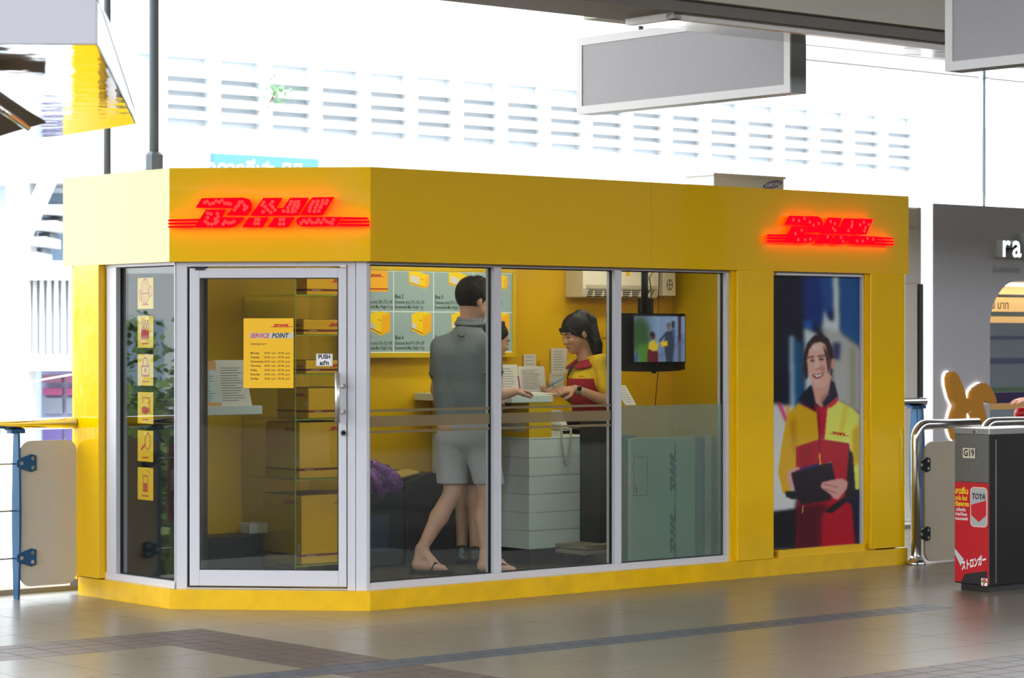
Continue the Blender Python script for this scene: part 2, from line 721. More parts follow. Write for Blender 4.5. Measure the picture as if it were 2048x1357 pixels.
# roof beam with strip light over the walkway
M_beamd = mat('beam_dark', S(120, 114, 108), 0.6)
M_beaml = mat('beam_cream', S(206, 200, 188), 0.6, noise=(2, 0.04))
beam = kthing('roof_beam', None, None, 0, 0, 0, kind='structure')
MB().box(-8, 16, -1.60, -1.10, 3.43, 3.50).build('beam_soffit', M_beamd, beam)
MB().box(-8, 16, -1.64, -1.60, 3.50, 4.6).build('beam_cladding', M_beaml, beam)
MB().box(-8, 16, -1.60, -1.12, 3.50, 6.0).build('beam_core', M_beamd, beam)
MB().box(U(1168, -0.4), U(1330, -0.4), -0.9, -0.4, Z(33, U(1168, -0.4), -0.4) - 0.02, Z(33, U(1168, -0.4), -0.4) + 0.1).build('beam_cladding', M_beaml, beam)
M_lampw = mat('lamp_housing', S(225, 222, 218), 0.35)
M_lampb = mat('lamp_mirror', (0.55, 0.53, 0.52), 0.12, 1.0, bump=(3, 0.2, 0.01))
fu0 = U(1340, -1.53)
lf = kthing('strip_light', 'long white strip light with mirror-polished underside fixed below the roof beam', 'ceiling light', 0, 0, 0)
MB().box(fu0, 12, -1.56, -1.50, 3.395, 3.43).build('housing_edge', M_lampw, lf)
MB().box(fu0 + 0.06, 12, -1.50, -1.16, 3.40, 3.428).build('reflector', M_lampb, lf)
MB().box(fu0, fu0 + 0.06, -1.56, -1.16, 3.395, 3.43).build('end_cap', M_lampw, lf)

# hanging sign boxes, seen from their grey backs
M_signg = mat('sign_grey', S(150, 148, 152), 0.55, noise=(60, 0.03))
M_signf = mat('sign_frame', S(205, 203, 203), 0.4)
M_signe = mat('sign_end', S(150, 160, 160), 0.45)


def hanging_sign(pxr, pyb, zb, length, hgt, thick, label, rods, fw=0.045, pxl=None):
    Y = F * (zb - CAMZ) / (HZ - pyb)
    X = (pxr - 1024) / F * Y
    du, dv = X - CX, Y - CY
    u0, v0 = du * CU + dv * SU, -du * SU + dv * CU
    t = kthing('hanging_sign', label, 'sign', u0, v0, zb, group='sign boxes hung over the walkway')
    # face lies at u = 0 and looks towards -u; its near end is at v = 0
    MB().box(0.012, thick, 0.0, length, 0, hgt).build('casing', M_signe, t, bevel=0.002)
    MB().box(0.006, 0.014, fw, length - fw, fw, hgt - fw).build('back_panel', M_signg, t)
    m = fw
    for pts in ([(0, 0), (length, 0), (length - m, m), (m, m)], [(0, hgt), (m, hgt - m), (length - m, hgt - m), (length, hgt)],
                [(0, 0), (m, m), (m, hgt - m), (0, hgt)], [(length, 0), (length, hgt), (length - m, hgt - m), (length - m, m)]):
        MB().prism([(0.0, a, b) for a, b in pts], (0.014, 0, 0)).build('frame_bar', M_signf, t)
    for r in rods:
        MB().tube([(thick / 2, r, hgt), (thick / 2, r, 6.0 - zb)], 0.017, 10).build('hanger_rod', M_beamd, t, smooth=True)
    return t


hanging_sign(1580, 185, 3.14, 2.02, 0.525, 0.148, 'long grey sign box hanging over the kiosk roof beside the strip light', (1.45,), fw=0.053)
hanging_sign(2527, 76, 2.9, 1.78, 0.42, 0.125, 'grey sign box cut off by the upper right corner of the picture', (0.5,))


# ================================================================== THE KIOSK
KI = kthing('service_kiosk', 'yellow glass-fronted parcel service kiosk with red lit signs on its fascia', 'kiosk', 0, 0, 0)
R2 = math.sqrt(2)
LU, LV, RU, BV = -0.845, 0.845, 4.74, 2.085


def ring(d):
    return {'A': (LU + d, BV), 'B': (LU + d, LV + (R2 - 1) * d), 'C': ((R2 - 1) * d, d), 'D': (RU - d, d), 'E': (RU - d, BV - d), 'G': (LU + d, BV - d)}


class Face:
    def __init__(s, o, t, n):
        s.o, s.t, s.n = o, t, n

    def P(s, a, d, z):
        return (s.o[0] + s.t[0] * a + s.n[0] * d, s.o[1] + s.t[1] * a + s.n[1] * d, z)

    def S(s, px, d=0.0):
        p = s.P(0, d, 0)
        w = KW(p[0], p[1])
        tx, ty = CU * s.t[0] - SU * s.t[1], SU * s.t[0] + CU * s.t[1]
        a = (px - 1024) / F
        return (a * w.y - w.x) / (tx - a * ty)

    def Z(s, py, a, d=0.0):
        p = s.P(a, d, 0)
        return Z(py, p[0], p[1])

    def box(s, mb, a0, a1, d0, d1, z0, z1):
        return mb.hexa([s.P(a0, d0, z0), s.P(a1, d0, z0), s.P(a1, d1, z0), s.P(a0, d1, z0), s.P(a0, d0, z1), s.P(a1, d0, z1), s.P(a1, d1, z1), s.P(a0, d1, z1)])


FR = Face((0, 0), (1, 0), (0, 1))
FD = Face((LU, LV), (1 / R2, -1 / R2), (1 / R2, 1 / R2))
FLf = Face((LU, BV), (0, -1), (1, 0))
LD, LL = 0.845 * R2, BV - LV
ZF0, ZF1 = 2.048, 2.60
ZP = 0.115

# fascia panels, mitred at the corners
o_, i_ = ring(0.0), ring(0.03)


def seg(name, m, ka, kb, z0, z1, d0, d1, cut=None):
    a, b = ring(d0), ring(d1)
    p = [a[ka], a[kb], b[kb], b[ka]]
    return MB().hexa([(*q, z0) for q in p] + [(*q, z1) for q in p]).build(name, m, KI)


seg('fascia_panel', M_fascia, 'A', 'B', ZF0, ZF1, 0, 0.03)
seg('fascia_panel', M_fascia, 'B', 'C', ZF0, ZF1, 0, 0.03)
sj = FR.S(1303)
MB().hexa([(0, 0, ZF0), (sj - 0.001, 0, ZF0), (sj - 0.001, 0.03, ZF0), (0.0124, 0.03, ZF0), (0, 0, ZF1), (sj - 0.001, 0, ZF1), (sj - 0.001, 0.03, ZF1), (0.0124, 0.03, ZF1)]).build('fascia_panel', M_fascia, KI)
MB().box(sj + 0.001, RU, 0, 0.03, ZF0, ZF1).build('fascia_panel', M_fascia, KI)
MB().box(RU - 0.03, RU, 0.03, BV, ZF0, ZF1).build('fascia_panel', M_fascia, KI)
MB().box(LU + 0.03, RU - 0.03, BV - 0.03, BV, ZF0, ZF1).build('fascia_panel', M_fascia, KI)
rr_ = ring(0.03)
MB().prism([(*rr_[k], 2.36) for k in 'ABCDE'], (0, 0, 0.04)).build('kiosk_roof', M_conc, KI)
rr_ = ring(0.035)
MB().prism([(*rr_[k], 2.30) for k in 'ABCDE'], (0, 0, 0.03)).build('kiosk_ceiling', mat('ceiling_white', S(225, 222, 210), 0.7), KI)
# bottom return of the fascia
for ka, kb in (('A', 'B'), ('B', 'C'), ('C', 'D')):
    seg('fascia_return', M_yel, ka, kb, ZF0, ZF0 + 0.012, 0.03, 0.14)
# plinth
for ka, kb in (('A', 'B'), ('B', 'C'), ('C', 'D'), ('D', 'E')):
    if ka == 'A':
        continue
    seg('plinth', M_plinth, ka, kb, 0.0, ZP, 0.004 if kb == 'C' else 0.006, 0.10)
FLf.box(MB(), FLf.S(156, 0.006), LL - 0.006 * (R2 - 1), 0.006, 0.10, 0, ZP).build('plinth', M_plinth, KI)
rr_ = ring(0.05)
MB().prism([(*rr_[k], 0.04) for k in 'ABCDE'], (0, 0, 0.05)).build('kiosk_floor', mat('kiosk_floor', S(86, 74, 62), 0.25, noise=(4, 0.1)), KI)
# pillars
FLf.box(MB(), FLf.S(147, -0.004), FLf.S(197, -0.004), -0.004, 0.10, ZP + 0.005, ZF0).build('pillar', M_yelg, KI, bevel=0.006)
FR.box(MB(), FR.S(1475, -0.004), FR.S(1548, -0.004), -0.004, 0.12, ZP + 0.0, ZF0).build('pillar', M_yel, KI, bevel=0.006)
FR.box(MB(), FR.S(1742, -0.004), FR.S(1810, -0.004), -0.004, 0.12, ZP + 0.01, ZF0).build('pillar', M_yelg, KI, bevel=0.006)

WD0, WD1, GD = 0.045, 0.125, 0.085     # frame front, frame back, glass
ZG0, ZG1 = 0.158, 2.030


def fpart(face, px0, px1, z0, z1, parent, name='frame_bar', d0=WD0, d1=WD1, m=None, bevel=0.002, s0=None, s1=None):
    a0 = face.S(px0, d0) if s0 is None else s0
    a1 = face.S(px1, d0) if s1 is None else s1
    return face.box(MB(), a0, a1, d0, d1, z0, z1).build(name, m or M_white, parent, bevel=bevel)


def window(face, px0, px1, left=None, right=None, s0=None, s1=None, zt=ZG1, zb=ZG0):
    """part > frame bars and pane; left / right: (px, px) of the stiles"""
    w = bpy.data.objects.new('window', None)
    w.empty_display_size = 0.1
    COL.objects.link(w)
    w.parent = KI
    a0 = face.S(px0, WD0) if s0 is None else s0
    a1 = face.S(px1, WD0) if s1 is None else s1
    fpart(face, 0, 0, zt, ZF0, w, s0=a0, s1=a1)
    fpart(face, 0, 0, ZP, zb, w, s0=a0, s1=a1)
    if left:
        fpart(face, left[0], left[1], zb, zt, w)
    if right:
        fpart(face, right[0], right[1], zb, zt, w)
    b0 = face.S(left[1], WD0) if left else a0
    b1 = face.S(right[0], WD0) if right else a1
    face.box(MB(), b0, b1, GD - 0.004, GD + 0.004, zb, zt).build('pane', M_glass, w)
    g = 0.006
    for q in ((b0, b1, zt - g, zt), (b0, b1, zb, zb + g), (b0, b0 + g, zb, zt), (b1 - g, b1, zb, zt)):
        face.box(MB(), q[0], q[1], GD - 0.01, GD + 0.01, q[2], q[3]).build('gasket', M_gap, w)
    return w, b0, b1


cB = WD0 * (R2 - 1)
wL, l0, l1 = window(FLf, 0, 0, left=(213, 232), s0=FLf.S(197, WD0), s1=FLf.S(350, WD0))
fpart(FLf, 0, 0, ZP, ZF0, KI, 'corner_post', s0=FLf.S(350, WD0), s1=LL - cB)
fpart(FD, 0, 374, ZP, ZF0, KI, 'corner_post', s0=cB + 0.01)
fpart(FD, 695, 711, ZP, ZF0, KI, 'door_jamb')
fpart(FD, 712, 0, ZP, ZF0, KI, 'corner_post', s1=LD - cB, d0=WD0 - 0.004)
MB().prism([(0.004, 0.045, ZP), (0.028, WD0 + 0.0, ZP), (0.06, WD1, ZP), (0.03, WD1 - 0.03, ZP)], (0, 0, ZF0 - ZP)).build('corner_post', M_white, KI)
fpart(FD, 374, 695, FD.Z(533, 0.5), ZF0, KI, 'door_header')
fpart(FD, 374, 695, ZP, FD.Z(1178, 0.5), KI, 'door_threshold', m=M_brush)
w1, a10, a11 = window(FR, 0, 0, right=(988, 1003), s0=0.03, s1=FR.S(1003, WD0))
w2, a20, a21 = window(FR, 0, 0, right=(1230, 1243), s0=FR.S(1003, WD0), s1=FR.S(1243, WD0))
w3, a30, a31 = window(FR, 0, 0, right=(1452, 1463), s0=FR.S(1243, WD0), s1=FR.S(1463, WD0))
FR.box(MB(), FR.S(1463, 0.02), FR.S(1478, 0.0), 0.02, 0.12, ZP, ZF0).build('pillar', M_yel, KI)
FR.box(MB(), FR.S(1730, 0.02), FR.S(1744, 0.0), 0.02, 0.12, ZP, ZF0).build('pillar', M_yel, KI)
FR.box(MB(), FR.S(1548, 0.06), FR.S(1742, 0.06), 0.02, 0.14, ZP, FR.Z(1103, FR.S(1548))).build('pillar', M_yel, KI)
# frosted bands and film on the long front
zb0 = FR.Z(850, 0.4, GD)
for s0, s1, par in ((a10, a11, w1), (a20, a21, w2)):
    for ya, yb in ((814, 819), (827, 848), (855, 860)):
        FR.box(MB(), s0, s1, GD - 0.006, GD - 0.0045, FR.Z(yb, 1.0, GD), FR.Z(ya, 1.0, GD)).build('frosted_band', M_band, par)
FR.box(MB(), a30, a31, GD - 0.007, GD - 0.0045, ZG0, FR.Z(808, a31, GD)).build('frosted_film', M_film, w3)

# door
door = bpy.data.objects.new('door', None)
COL.objects.link(door)
door.parent = KI
dz0, dz1 = FD.Z(1175, 0.6), FD.Z(536, 0.6)
dzg0, dzg1 = FD.Z(1143, 0.6), FD.Z(556, 0.6)
d0, d1 = 0.04, 0.085
fpart(FD, 379, 399, dz0, dz1, door, 'stile', d0, d1, bevel=0.003)
fpart(FD, 677, 693, dz0, dz1, door, 'stile', d0, d1, bevel=0.003)
fpart(FD, 399, 677, dzg1, dz1, door, 'rail', d0, d1, bevel=0.003)
fpart(FD, 399, 677, dz0, dzg0, door, 'rail', d0, d1, bevel=0.003)
sd0, sd1 = FD.S(399, 0.06), FD.S(677, 0.06)
FD.box(MB(), sd0, sd1, 0.058, 0.066, dzg0, dzg1).build('pane', M_glass, door)
for q in ((sd0, sd1, dzg1 - .005, dzg1), (sd0, sd1, dzg0, dzg0 + .005), (sd0, sd0 + .005, dzg0, dzg1), (sd1 - .005, sd1, dzg0, dzg1)):
    FD.box(MB(), q[0], q[1], 0.05, 0.072, q[2], q[3]).build('gasket', M_gap, door)
hs = FD.S(675, -0.01)
MB().tube([FD.P(hs, -0.012, FD.Z(846, hs)), FD.P(hs, -0.012, FD.Z(746, hs))], 0.0165, 16).build('handle', mat('handle_alu', (0.66, 0.65, 0.64), 0.4, 1.0), door, smooth=True)
for py in (772, 824):
    zc = FD.Z(py, hs)
    FD.box(MB(), hs + 0.005, hs + 0.036, -0.012, 0.042, zc - 0.01, zc + 0.01).build('handle_mount', M_brush, door, bevel=0.002)
ls_ = FD.S(687, 0.03)
lz = FD.Z(867, ls_)
MB().disc(FD.P(ls_, 0.042, lz), (-1 / R2, -1 / R2, 0), 0.019, 0.008, 20).build('lock_ring', M_steel, door)
MB().disc(FD.P(ls_, 0.034, lz), (-1 / R2, -1 / R2, 0), 0.013, 0.004, 16).build('lock', M_black, door)
FD.box(MB(), FD.S(390, 0.03), FD.S(409, 0.03), 0.03, 0.045, FD.Z(540, .3), FD.Z(534, .3)).build('pivot', M_gap, door)
FD.box(MB(), FD.S(680, 0.03), FD.S(692, 0.03), 0.03, 0.045, FD.Z(535.5, .3), FD.Z(531, .3)).build('pivot', M_brush, door)
FD.box(MB(), FD.S(374, 0.05), FD.S(379, 0.05), 0.07, 0.1, dz0, dz1).build('gasket', M_gap, door)

# lining inside
BI, RI = 1.98, U(1345, 1.98)
MB().box(0.0, RU - 0.05, BI, BI + 0.06, 0.09, 2.30).build('lining_panel', M_yin, KI)
MB().box(LU + 0.04, 0.0, BI, BI + 0.06, 0.09, 2.30).build('lining_panel', M_yin, KI)
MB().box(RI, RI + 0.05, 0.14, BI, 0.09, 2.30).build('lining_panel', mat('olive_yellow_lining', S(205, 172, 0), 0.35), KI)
MB().box(RU - 0.05, RU - 0.032, 0.1, BV - 0.03, 0.0, 2.3).build('side_wall', M_yel, KI)
# display panel at the left end of the back wall, seen through the door
pz = 0.33
xe = U(489, 1.90)
MB().box(-0.30, xe, 1.90, 1.93, pz, 2.30).build('display_panel', M_yin, KI)
# dark sheet added so the side window looks dark behind its reflections
MB().box(-0.52, -0.49, 0.98, 1.92, 0.09, 2.30).build('added_dark_panel', mat('added_dark_sheet', S(58, 50, 44), 0.6, noise=(3, .1)), KI)
# ceiling lamps of the kiosk
M_lamp = mat('lamp_tube', (1, 1, 1), 0.4, emit=(1.0, 0.93, 0.8), es=11.5)
for lu, lv in ((0.55, 0.75), (1.9, 0.42), (1.9, 1.35), (3.3, 0.42), (3.3, 1.35)):
    MB().box(lu - 0.5, lu + 0.5, lv - 0.06, lv + 0.06, 2.27, 2.299).build('ceiling_emitter', M_lamp, KI)


# ------------------------------------------------------------------ the two lit signs
M_led = mat('sign_red_light', (0.25, 0.0, 0.0), 0.6, spec=0.0, emit=(1.0, 0.0004, 0.004), es=3.0)
M_leds = mat('sign_led', (.2, .02, .02), 0.6, spec=0.0, emit=(1.0, 0.05, 0.04), es=1.0)


def lit_sign(face, px0, px1, pyb, leds, off=0.03, depth=0.025):
    s0, s1 = face.S(px0, -off), face.S(px1, -off)
    w = s1 - s0
    zb = face.Z(pyb, s0, -off)
    sg = bpy.data.objects.new('illuminated_sign', None)
    COL.objects.link(sg)
    sg.parent = KI
    tv = Vector((face.t[0], face.t[1], 0))
    up = Vector((0, 0, 1))
    for k in 'DHL':
        MB().logo(face.P(s0, -off, zb), tv, up, w, depth, k).build('letter', M_led, sg)
    for i, p in enumerate(LOGO['stripe']):
        P = [Vector(face.P(s0, -off, zb)) + tv * (lg(q)[0] * w) + up * (lg(q)[1] * w) for q in p]
        MB().prism(P, Vector((-face.n[0], -face.n[1], 0)) * depth).build('stripe', M_led, sg)
    m = MB()
    for x, y in leds:
        q = lg((x, y))
        c = face.P(s0 + q[0] * w, -off - depth - 0.0005, zb + q[1] * w)
        m.disc(c, (-face.n[0], -face.n[1], 0), 0.0115 * w / 1.2, 0.001, 10)
    tag(m.build('lamp_dots', M_leds, sg), kind='stuff')
    # stand-offs
    m = MB()
    for x, y in ((420, 350), (700, 380), (900, 440), (1180, 420), (1350, 420), (450, 530), (1400, 520), (120, 530), (1750, 520)):
        q = lg((x, y))
        m.disc(face.P(s0 + q[0] * w, -off, zb + q[1] * w), (face.n[0], face.n[1], 0), 0.005, off, 6)
    tag(m.build('stand_offs', M_brush, sg), kind='stuff')
    return sg


led1 = [(370, 345), (395, 335), (420, 358), (450, 352), (478, 330), (505, 340), (530, 325), (555, 352), (580, 352), (605, 358), (690, 345), (715, 342), (735, 372), (755, 388), (735, 410), (660, 388), (645, 412), (680, 370),
        (910, 345), (895, 368), (925, 385), (945, 412), (905, 430), (990, 340), (970, 365), (992, 388), (1012, 415), (975, 435), (1160, 340), (1195, 345), (1225, 340), (1150, 365), (1190, 372), (1225, 368), (1130, 395), (1175, 400), (1215, 392), (1090, 425), (1130, 428), (1170, 430), (1195, 425),
        (1360, 340), (1400, 338), (1445, 335), (1485, 332), (1345, 365), (1395, 365), (1440, 362), (1475, 358), (1330, 395), (1380, 395), (1425, 392), (1325, 425), (1370, 428), (1410, 425),
        (400, 440), (430, 448), (490, 445), (495, 475), (470, 495), (400, 480), (380, 515), (405, 535), (440, 540), (470, 530), (490, 515), (540, 540), (560, 515), (590, 530), (615, 528), (640, 515),
        (840, 500), (865, 500), (830, 535), (860, 535), (1060, 500), (1090, 500), (1055, 540), (1090, 540),
        (1250, 535), (1275, 510), (1300, 530), (1325, 505), (1350, 530), (1385, 530), (1405, 505), (1430, 530), (1455, 500), (1480, 520), (1510, 530), (1540, 505), (1530, 540)]
lit_sign(FD, 338, 739, 456, led1)
lit_sign(FR, 1534, 1783, 484, led1[::3])


# ================================================================== THINGS ON THE KIOSK'S GLASS
def fthing(face, s, d, z, name, label, cat, group=None):
    """thing on a kiosk face: local x runs along the face, local y inwards"""
    p = face.P(s, d, z)
    return thing(name, label, cat, KW(*p), TH + math.atan2(face.t[1], face.t[0]), group)


# opening-hours sheet on the door
s0 = FD.S(487, 0.055)
zt_ = FD.Z(637, s0)
shw, shh = FD.S(587, 0.055) - s0, zt_ - FD.Z(777, s0)
t = fthing(FD, s0, 0.055, zt_ - shh, 'opening_hours_sheet', 'yellow sheet with opening hours stuck on the glass door', 'notice')
RX, UZ = (1, 0, 0), (0, 0, 1)
MB().box(0, shw, 0, 0.002, 0, shh).build('sheet', M_yprint, t)
sc_ = shh / 140.0           # metres per photo pixel


def qx(px):
    return (px - 487) * shw / 100.0


def qz(py):
    return (777 - py) * sc_


MB().logo((qx(541), -0.0006, qz(655)), RX, UZ, qx(585) - qx(541)).build('logo', M_inkr, t)
MB().box(qx(499), qx(587), -0.0005, 0, qz(677), qz(666)).build('title_bar', mat('title_white', S(205, 200, 190), .5), t)
MB().text('SERVICE', (qx(500), -0.0012, qz(676)), RX, UZ, 13.2 * sc_, 0.25, 0.02, sx=0.8).build('lettering', M_inkr, t)
MB().text('POINT', (qx(543.5), -0.0012, qz(676)), RX, UZ, 13.2 * sc_, 0.25, 0.03, sx=0.84).build('lettering', M_ink, t)
m = MB().text('Opening hours', (qx(501), -0.0006, qz(690)), RX, UZ, 5.6 * sc_, sx=0.95, bold=0.01)
for i, dname in enumerate(('Monday', 'Tuesday', 'Wednesday', 'Thursday', 'Friday', 'Saturday', 'Sunday')):
    yy = 708.5 + 8.55 * i
    m.text(dname, (qx(501), -0.0006, qz(yy)), RX, UZ, 5.6 * sc_, bold=0.015)
    m.text('10.30  a.m. - 07.30  p.m.', (qx(528), -0.0006, qz(yy)), RX, UZ, 5.6 * sc_, bold=0.015, sx=0.97)
m.build('lettering', mat('dark_brown_ink', S(70, 42, 8), .5), t)

# PUSH label
s0 = FD.S(632, 0.05)
lw_, z1_ = FD.S(665, 0.05) - s0, FD.Z(708, s0)
lh_ = z1_ - FD.Z(733, s0)
t = fthing(FD, s0, 0.052, z1_ - lh_, 'push_label', 'small white PUSH label on the door glass above the handle', 'label')
MB().box(0, lw_, 0, 0.002, 0, lh_).build('sticker', M_inkw, t)
k_ = lw_ / 33.0
m = MB().text('PUSH', (lw_ / 2, -0.0006, 14.8 * k_), RX, UZ, 11.0 * k_, align='CENTER', bold=0.045, sx=0.92)
m.text('ผลัก', (lw_ / 2, -0.0006, 2.6 * k_), RX, UZ, 10.5 * k_, align='CENTER', bold=0.045)
for q in ((1, 32, 23.6, 24.1), (1, 32, .6, 1.1), (1, 1.5, .6, 24), (31.5, 32, .6, 24)):
    m.flat([(q[0] * k_, -0.0006, q[2] * k_), (q[1] * k_, -0.0006, q[2] * k_), (q[1] * k_, -0.0006, q[3] * k_), (q[0] * k_, -0.0006, q[3] * k_)])
m.build('lettering', M_ink, t)


# six yellow stickers on the side window
def arc(cx, cz, rx, rz, a0, a1, n, w):
    out, inn = [], []
    for i in range(n + 1):
        a = math.radians(a0 + (a1 - a0) * i / n)
        out.append((cx + rx * math.cos(a), cz + rz * math.sin(a)))
        inn.append((cx + (rx - w) * math.cos(a), cz + (rz - w) * math.sin(a)))
    return out, inn


class Icon(MB):
    k = 1.0

    def pl(self, pts):
        return self.flat([(x * self.k, -0.0006, z * self.k) for x, z in pts])

    def ln(self, x0, z0, x1, z1, w=1.0):
        L = math.hypot(x1 - x0, z1 - z0) or 1
        dx, dz = -(z1 - z0) / L * w / 2, (x1 - x0) / L * w / 2
        return self.pl([(x0 + dx, z0 + dz), (x0 - dx, z0 - dz), (x1 - dx, z1 - dz), (x1 + dx, z1 + dz)])

    def rg(self, cx, cz, rx, rz, w=1.0, a0=0, a1=360, n=24):
        o, i = arc(cx, cz, rx, rz, a0, a1, n, w)
        for j in range(n):
            self.pl([o[j], o[j + 1], i[j + 1], i[j]])
        return self


STK = [('globe', 556, 618), ('rows of small parcels', 632, 696), ('padlock', 709, 772), ('parcel in a frame', 785, 848), ('magnifying glass', 862, 924), ('mobile phone', 936, 1001)]
for what, ya, yb in STK:
    s0, s1 = FLf.S(272, 0.08), FLf.S(303, 0.08)
    z1_, z0_ = FLf.Z(ya, (s0 + s1) / 2, .08), FLf.Z(yb, (s0 + s1) / 2, .08)
    t = fthing(FLf, s0, GD + 0.007, z0_, 'window_sticker', 'yellow sticker on the side window showing a red ' + what, 'sticker', 'stickers down the side window')
    w_, h_ = s1 - s0, z1_ - z0_
    MB().box(0, w_, 0, 0.0015, 0, h_).build('sticker', M_yprint, t)
    ic = Icon()
    ic.k = w_ / 31.0
    H = h_ / ic.k
    if what == 'globe':
        ic.rg(15, H * .56, 9, 14).rg(15, H * .56, 4.5, 14, .8).ln(6, H * .5, 24, H * .5).ln(15, H * .56 - 14, 15, H * .56 + 14, .8).rg(25, H * .56, 4, 6).rg(6, H * .45, 3, 6)
    elif what.startswith('rows'):
        ic.pl([(7, H * .3), (23, H * .3), (23, H * .55), (7, H * .58)])
        for j in range(3):
            ic.rg(10 + 5 * j, H * .68, 2.5, 4)
            ic.ln(9 + 5 * j, H * .8, 11 + 5 * j, H * .86)
        ic.ln(7, H * .27, 23, H * .27)
    elif what == 'padlock':
        ic.ln(8, H * .32, 8, H * .62).ln(23, H * .32, 23, H * .62).ln(8, H * .62, 23, H * .62, 1.6).ln(8, H * .32, 23, H * .32, 2)
        ic.rg(15.5, H * .64, 5.5, 9, 1.2, 0, 180, 14).ln(15.5, H * .4, 15.5, H * .5, 1.6).rg(15.5, H * .5, 2, 2)
    elif what.startswith('parcel'):
        ic.ln(10, H * .82, 24, H * .82).ln(24, H * .82, 24, H * .35).ln(10, H * .82, 10, H * .65).ln(20, H * .62, 24, H * .75)
        ic.pl([(8, H * .32), (17, H * .3), (22, H * .36), (22, H * .5), (13, H * .56), (8, H * .5)])
    elif what.startswith('magn'):
        ic.rg(20, H * .66, 6, 9, 1.1).ln(15, H * .55, 7, H * .38, 2.6)
    else:
        ic.rg(15, H * .45, .1, .1)
        ic.ln(11, H * .28, 11, H * .75).ln(20, H * .28, 20, H * .75).ln(11, H * .28, 20, H * .28, 1.5).ln(11, H * .75, 20, H * .75)
        for j in range(4):
            ic.ln(12, H * (.33 + .055 * j), 19, H * (.33 + .055 * j), 1.6)
        ic.rg(20, H * .75, 5, 6, .8, 0, 90, 8)
    ic.ln(9, H * .13, 22, H * .13, 1.2)
    ic.build('icon', M_inkr, t)

# ================================================================== POSTER IN THE LONG FRONT
sP0, sP1 = FR.S(1548, 0.06), FR.S(1719, 0.06)
zP0, zP1 = FR.Z(1103.5, sP0, 0.06), FR.Z(551, sP0, 0.06)
t = fthing(FR, sP0, 0.06, zP0, 'framed_poster', 'tall framed poster of a smiling courier in a yellow and red jacket', 'poster')
pw, ph = sP1 - sP0, zP1 - zP0
for a0, a1, b0, b1 in ((0, pw + 0.05, ph, ph + 0.035), (0, pw + 0.05, -0.035, 0), (pw, pw + 0.045, 0, ph)):
    MB().box(a0, a1, -0.025, 0.04, b0, b1).build('frame_bar', M_white, t, bevel=0.002)
MB().box(0, pw, 0.004, 0.03, 0, ph).build('backing', M_black, t)
Y_ = (222, 172, 20)
p = Paint(1548, 1719, 551, 1103, 150, 470, (12, 16, 34))
p.poly([(1604, 540), (1668, 540), (1664, 625), (1640, 660), (1618, 640), (1606, 640)], (8, 42, 112), 6)
p.poly([(1636, 540), (1668, 540), (1664, 620), (1648, 620)], (16, 72, 140), 6)
p.poly([(1676, 540), (1730, 540), (1730, 700), (1680, 666)], (16, 76, 138), 4)
p.poly([(1664, 540), (1677, 540), (1680, 680), (1655, 672), (1643, 655), (1648, 616), (1656, 638), (1667, 643)], (200, 205, 208), 3)
p.poly([(1606, 640), (1624, 640), (1626, 664), (1606, 654)], (24, 84, 170), 3)
p.poly([(1640, 655), (1680, 664), (1730, 702), (1730, 840), (1664, 800), (1660, 700)], (172, 170, 166), 4)
p.poly([(1700, 690), (1712, 696), (1712, 830), (1700, 820)], (150, 140, 122), 4)
p.poly([(1664, 686), (1681, 686), (1679, 722), (1664, 718)], (52, 56, 92), 3)
p.poly([(1584, 672), (1606, 690), (1608, 820), (1584, 820)], (18, 76, 118), 4)
p.poly([(1607, 655), (1634, 668), (1628, 770), (1610, 786)], (192, 198, 206), 3)
p.poly([(1578, 672), (1587, 672), (1590, 822), (1580, 822)], (150, 172, 190), 3)
p.poly([(1540, 805), (1590, 815), (1592, 1022), (1540, 1025)], (204, 200, 200), 3)
p.line(1558, 806, 1574, 845, 6, (205, 40, 95), 2)
p.line(1574, 812, 1582, 860, 6, (225, 150, 40), 2)
p.poly([(1540, 1026), (1592, 1022), (1594, 1110), (1540, 1110)], (18, 16, 24), 2)
p.poly([(1704, 990), (1726, 985), (1726, 1110), (1708, 1110)], (22, 26, 52), 3)
# jacket
p.poly([(1574, 832), (1596, 808), (1634, 826), (1640, 884), (1592, 897), (1594, 936), (1578, 950), (1582, 990), (1566, 988), (1557, 945), (1563, 895)], (206, 156, 16), 1.5)
p.poly([(1580, 850), (1590, 830), (1592, 880), (1588, 920)], (178, 128, 10), 3)
p.poly([(1640, 822), (1672, 802), (1706, 822), (1724, 838), (1724, 990), (1698, 990), (1690, 968), (1700, 938), (1698, 894), (1642, 884)], (234, 214, 96), 1.5)
p.poly([(1704, 870), (1719, 850), (1719, 935), (1706, 940)], (200, 160, 28), 3)
p.poly([(1690, 812), (1696, 814), (1684, 880), (1676, 880)], (205, 170, 40), 3, .7)
p.poly([(1592, 897), (1640, 882), (1698, 894), (1698, 950), (1690, 1010), (1704, 1020), (1712, 1110), (1590, 1110), (1596, 1020), (1592, 936)], (172, 8, 34), 1.5)
p.poly([(1592, 1012), (1655, 1015), (1642, 1040), (1638, 1110), (1590, 1110)], (78, 6, 26), 4)
p.poly([(1600, 900), (1625, 895), (1618, 940), (1600, 945)], (148, 6, 30), 5)
p.poly([(1632, 820), (1655, 810), (1648, 884), (1638, 884)], (176, 22, 52), 1)
p.line(1637, 815, 1641, 1100, 2.4, (96, 10, 26), .6)
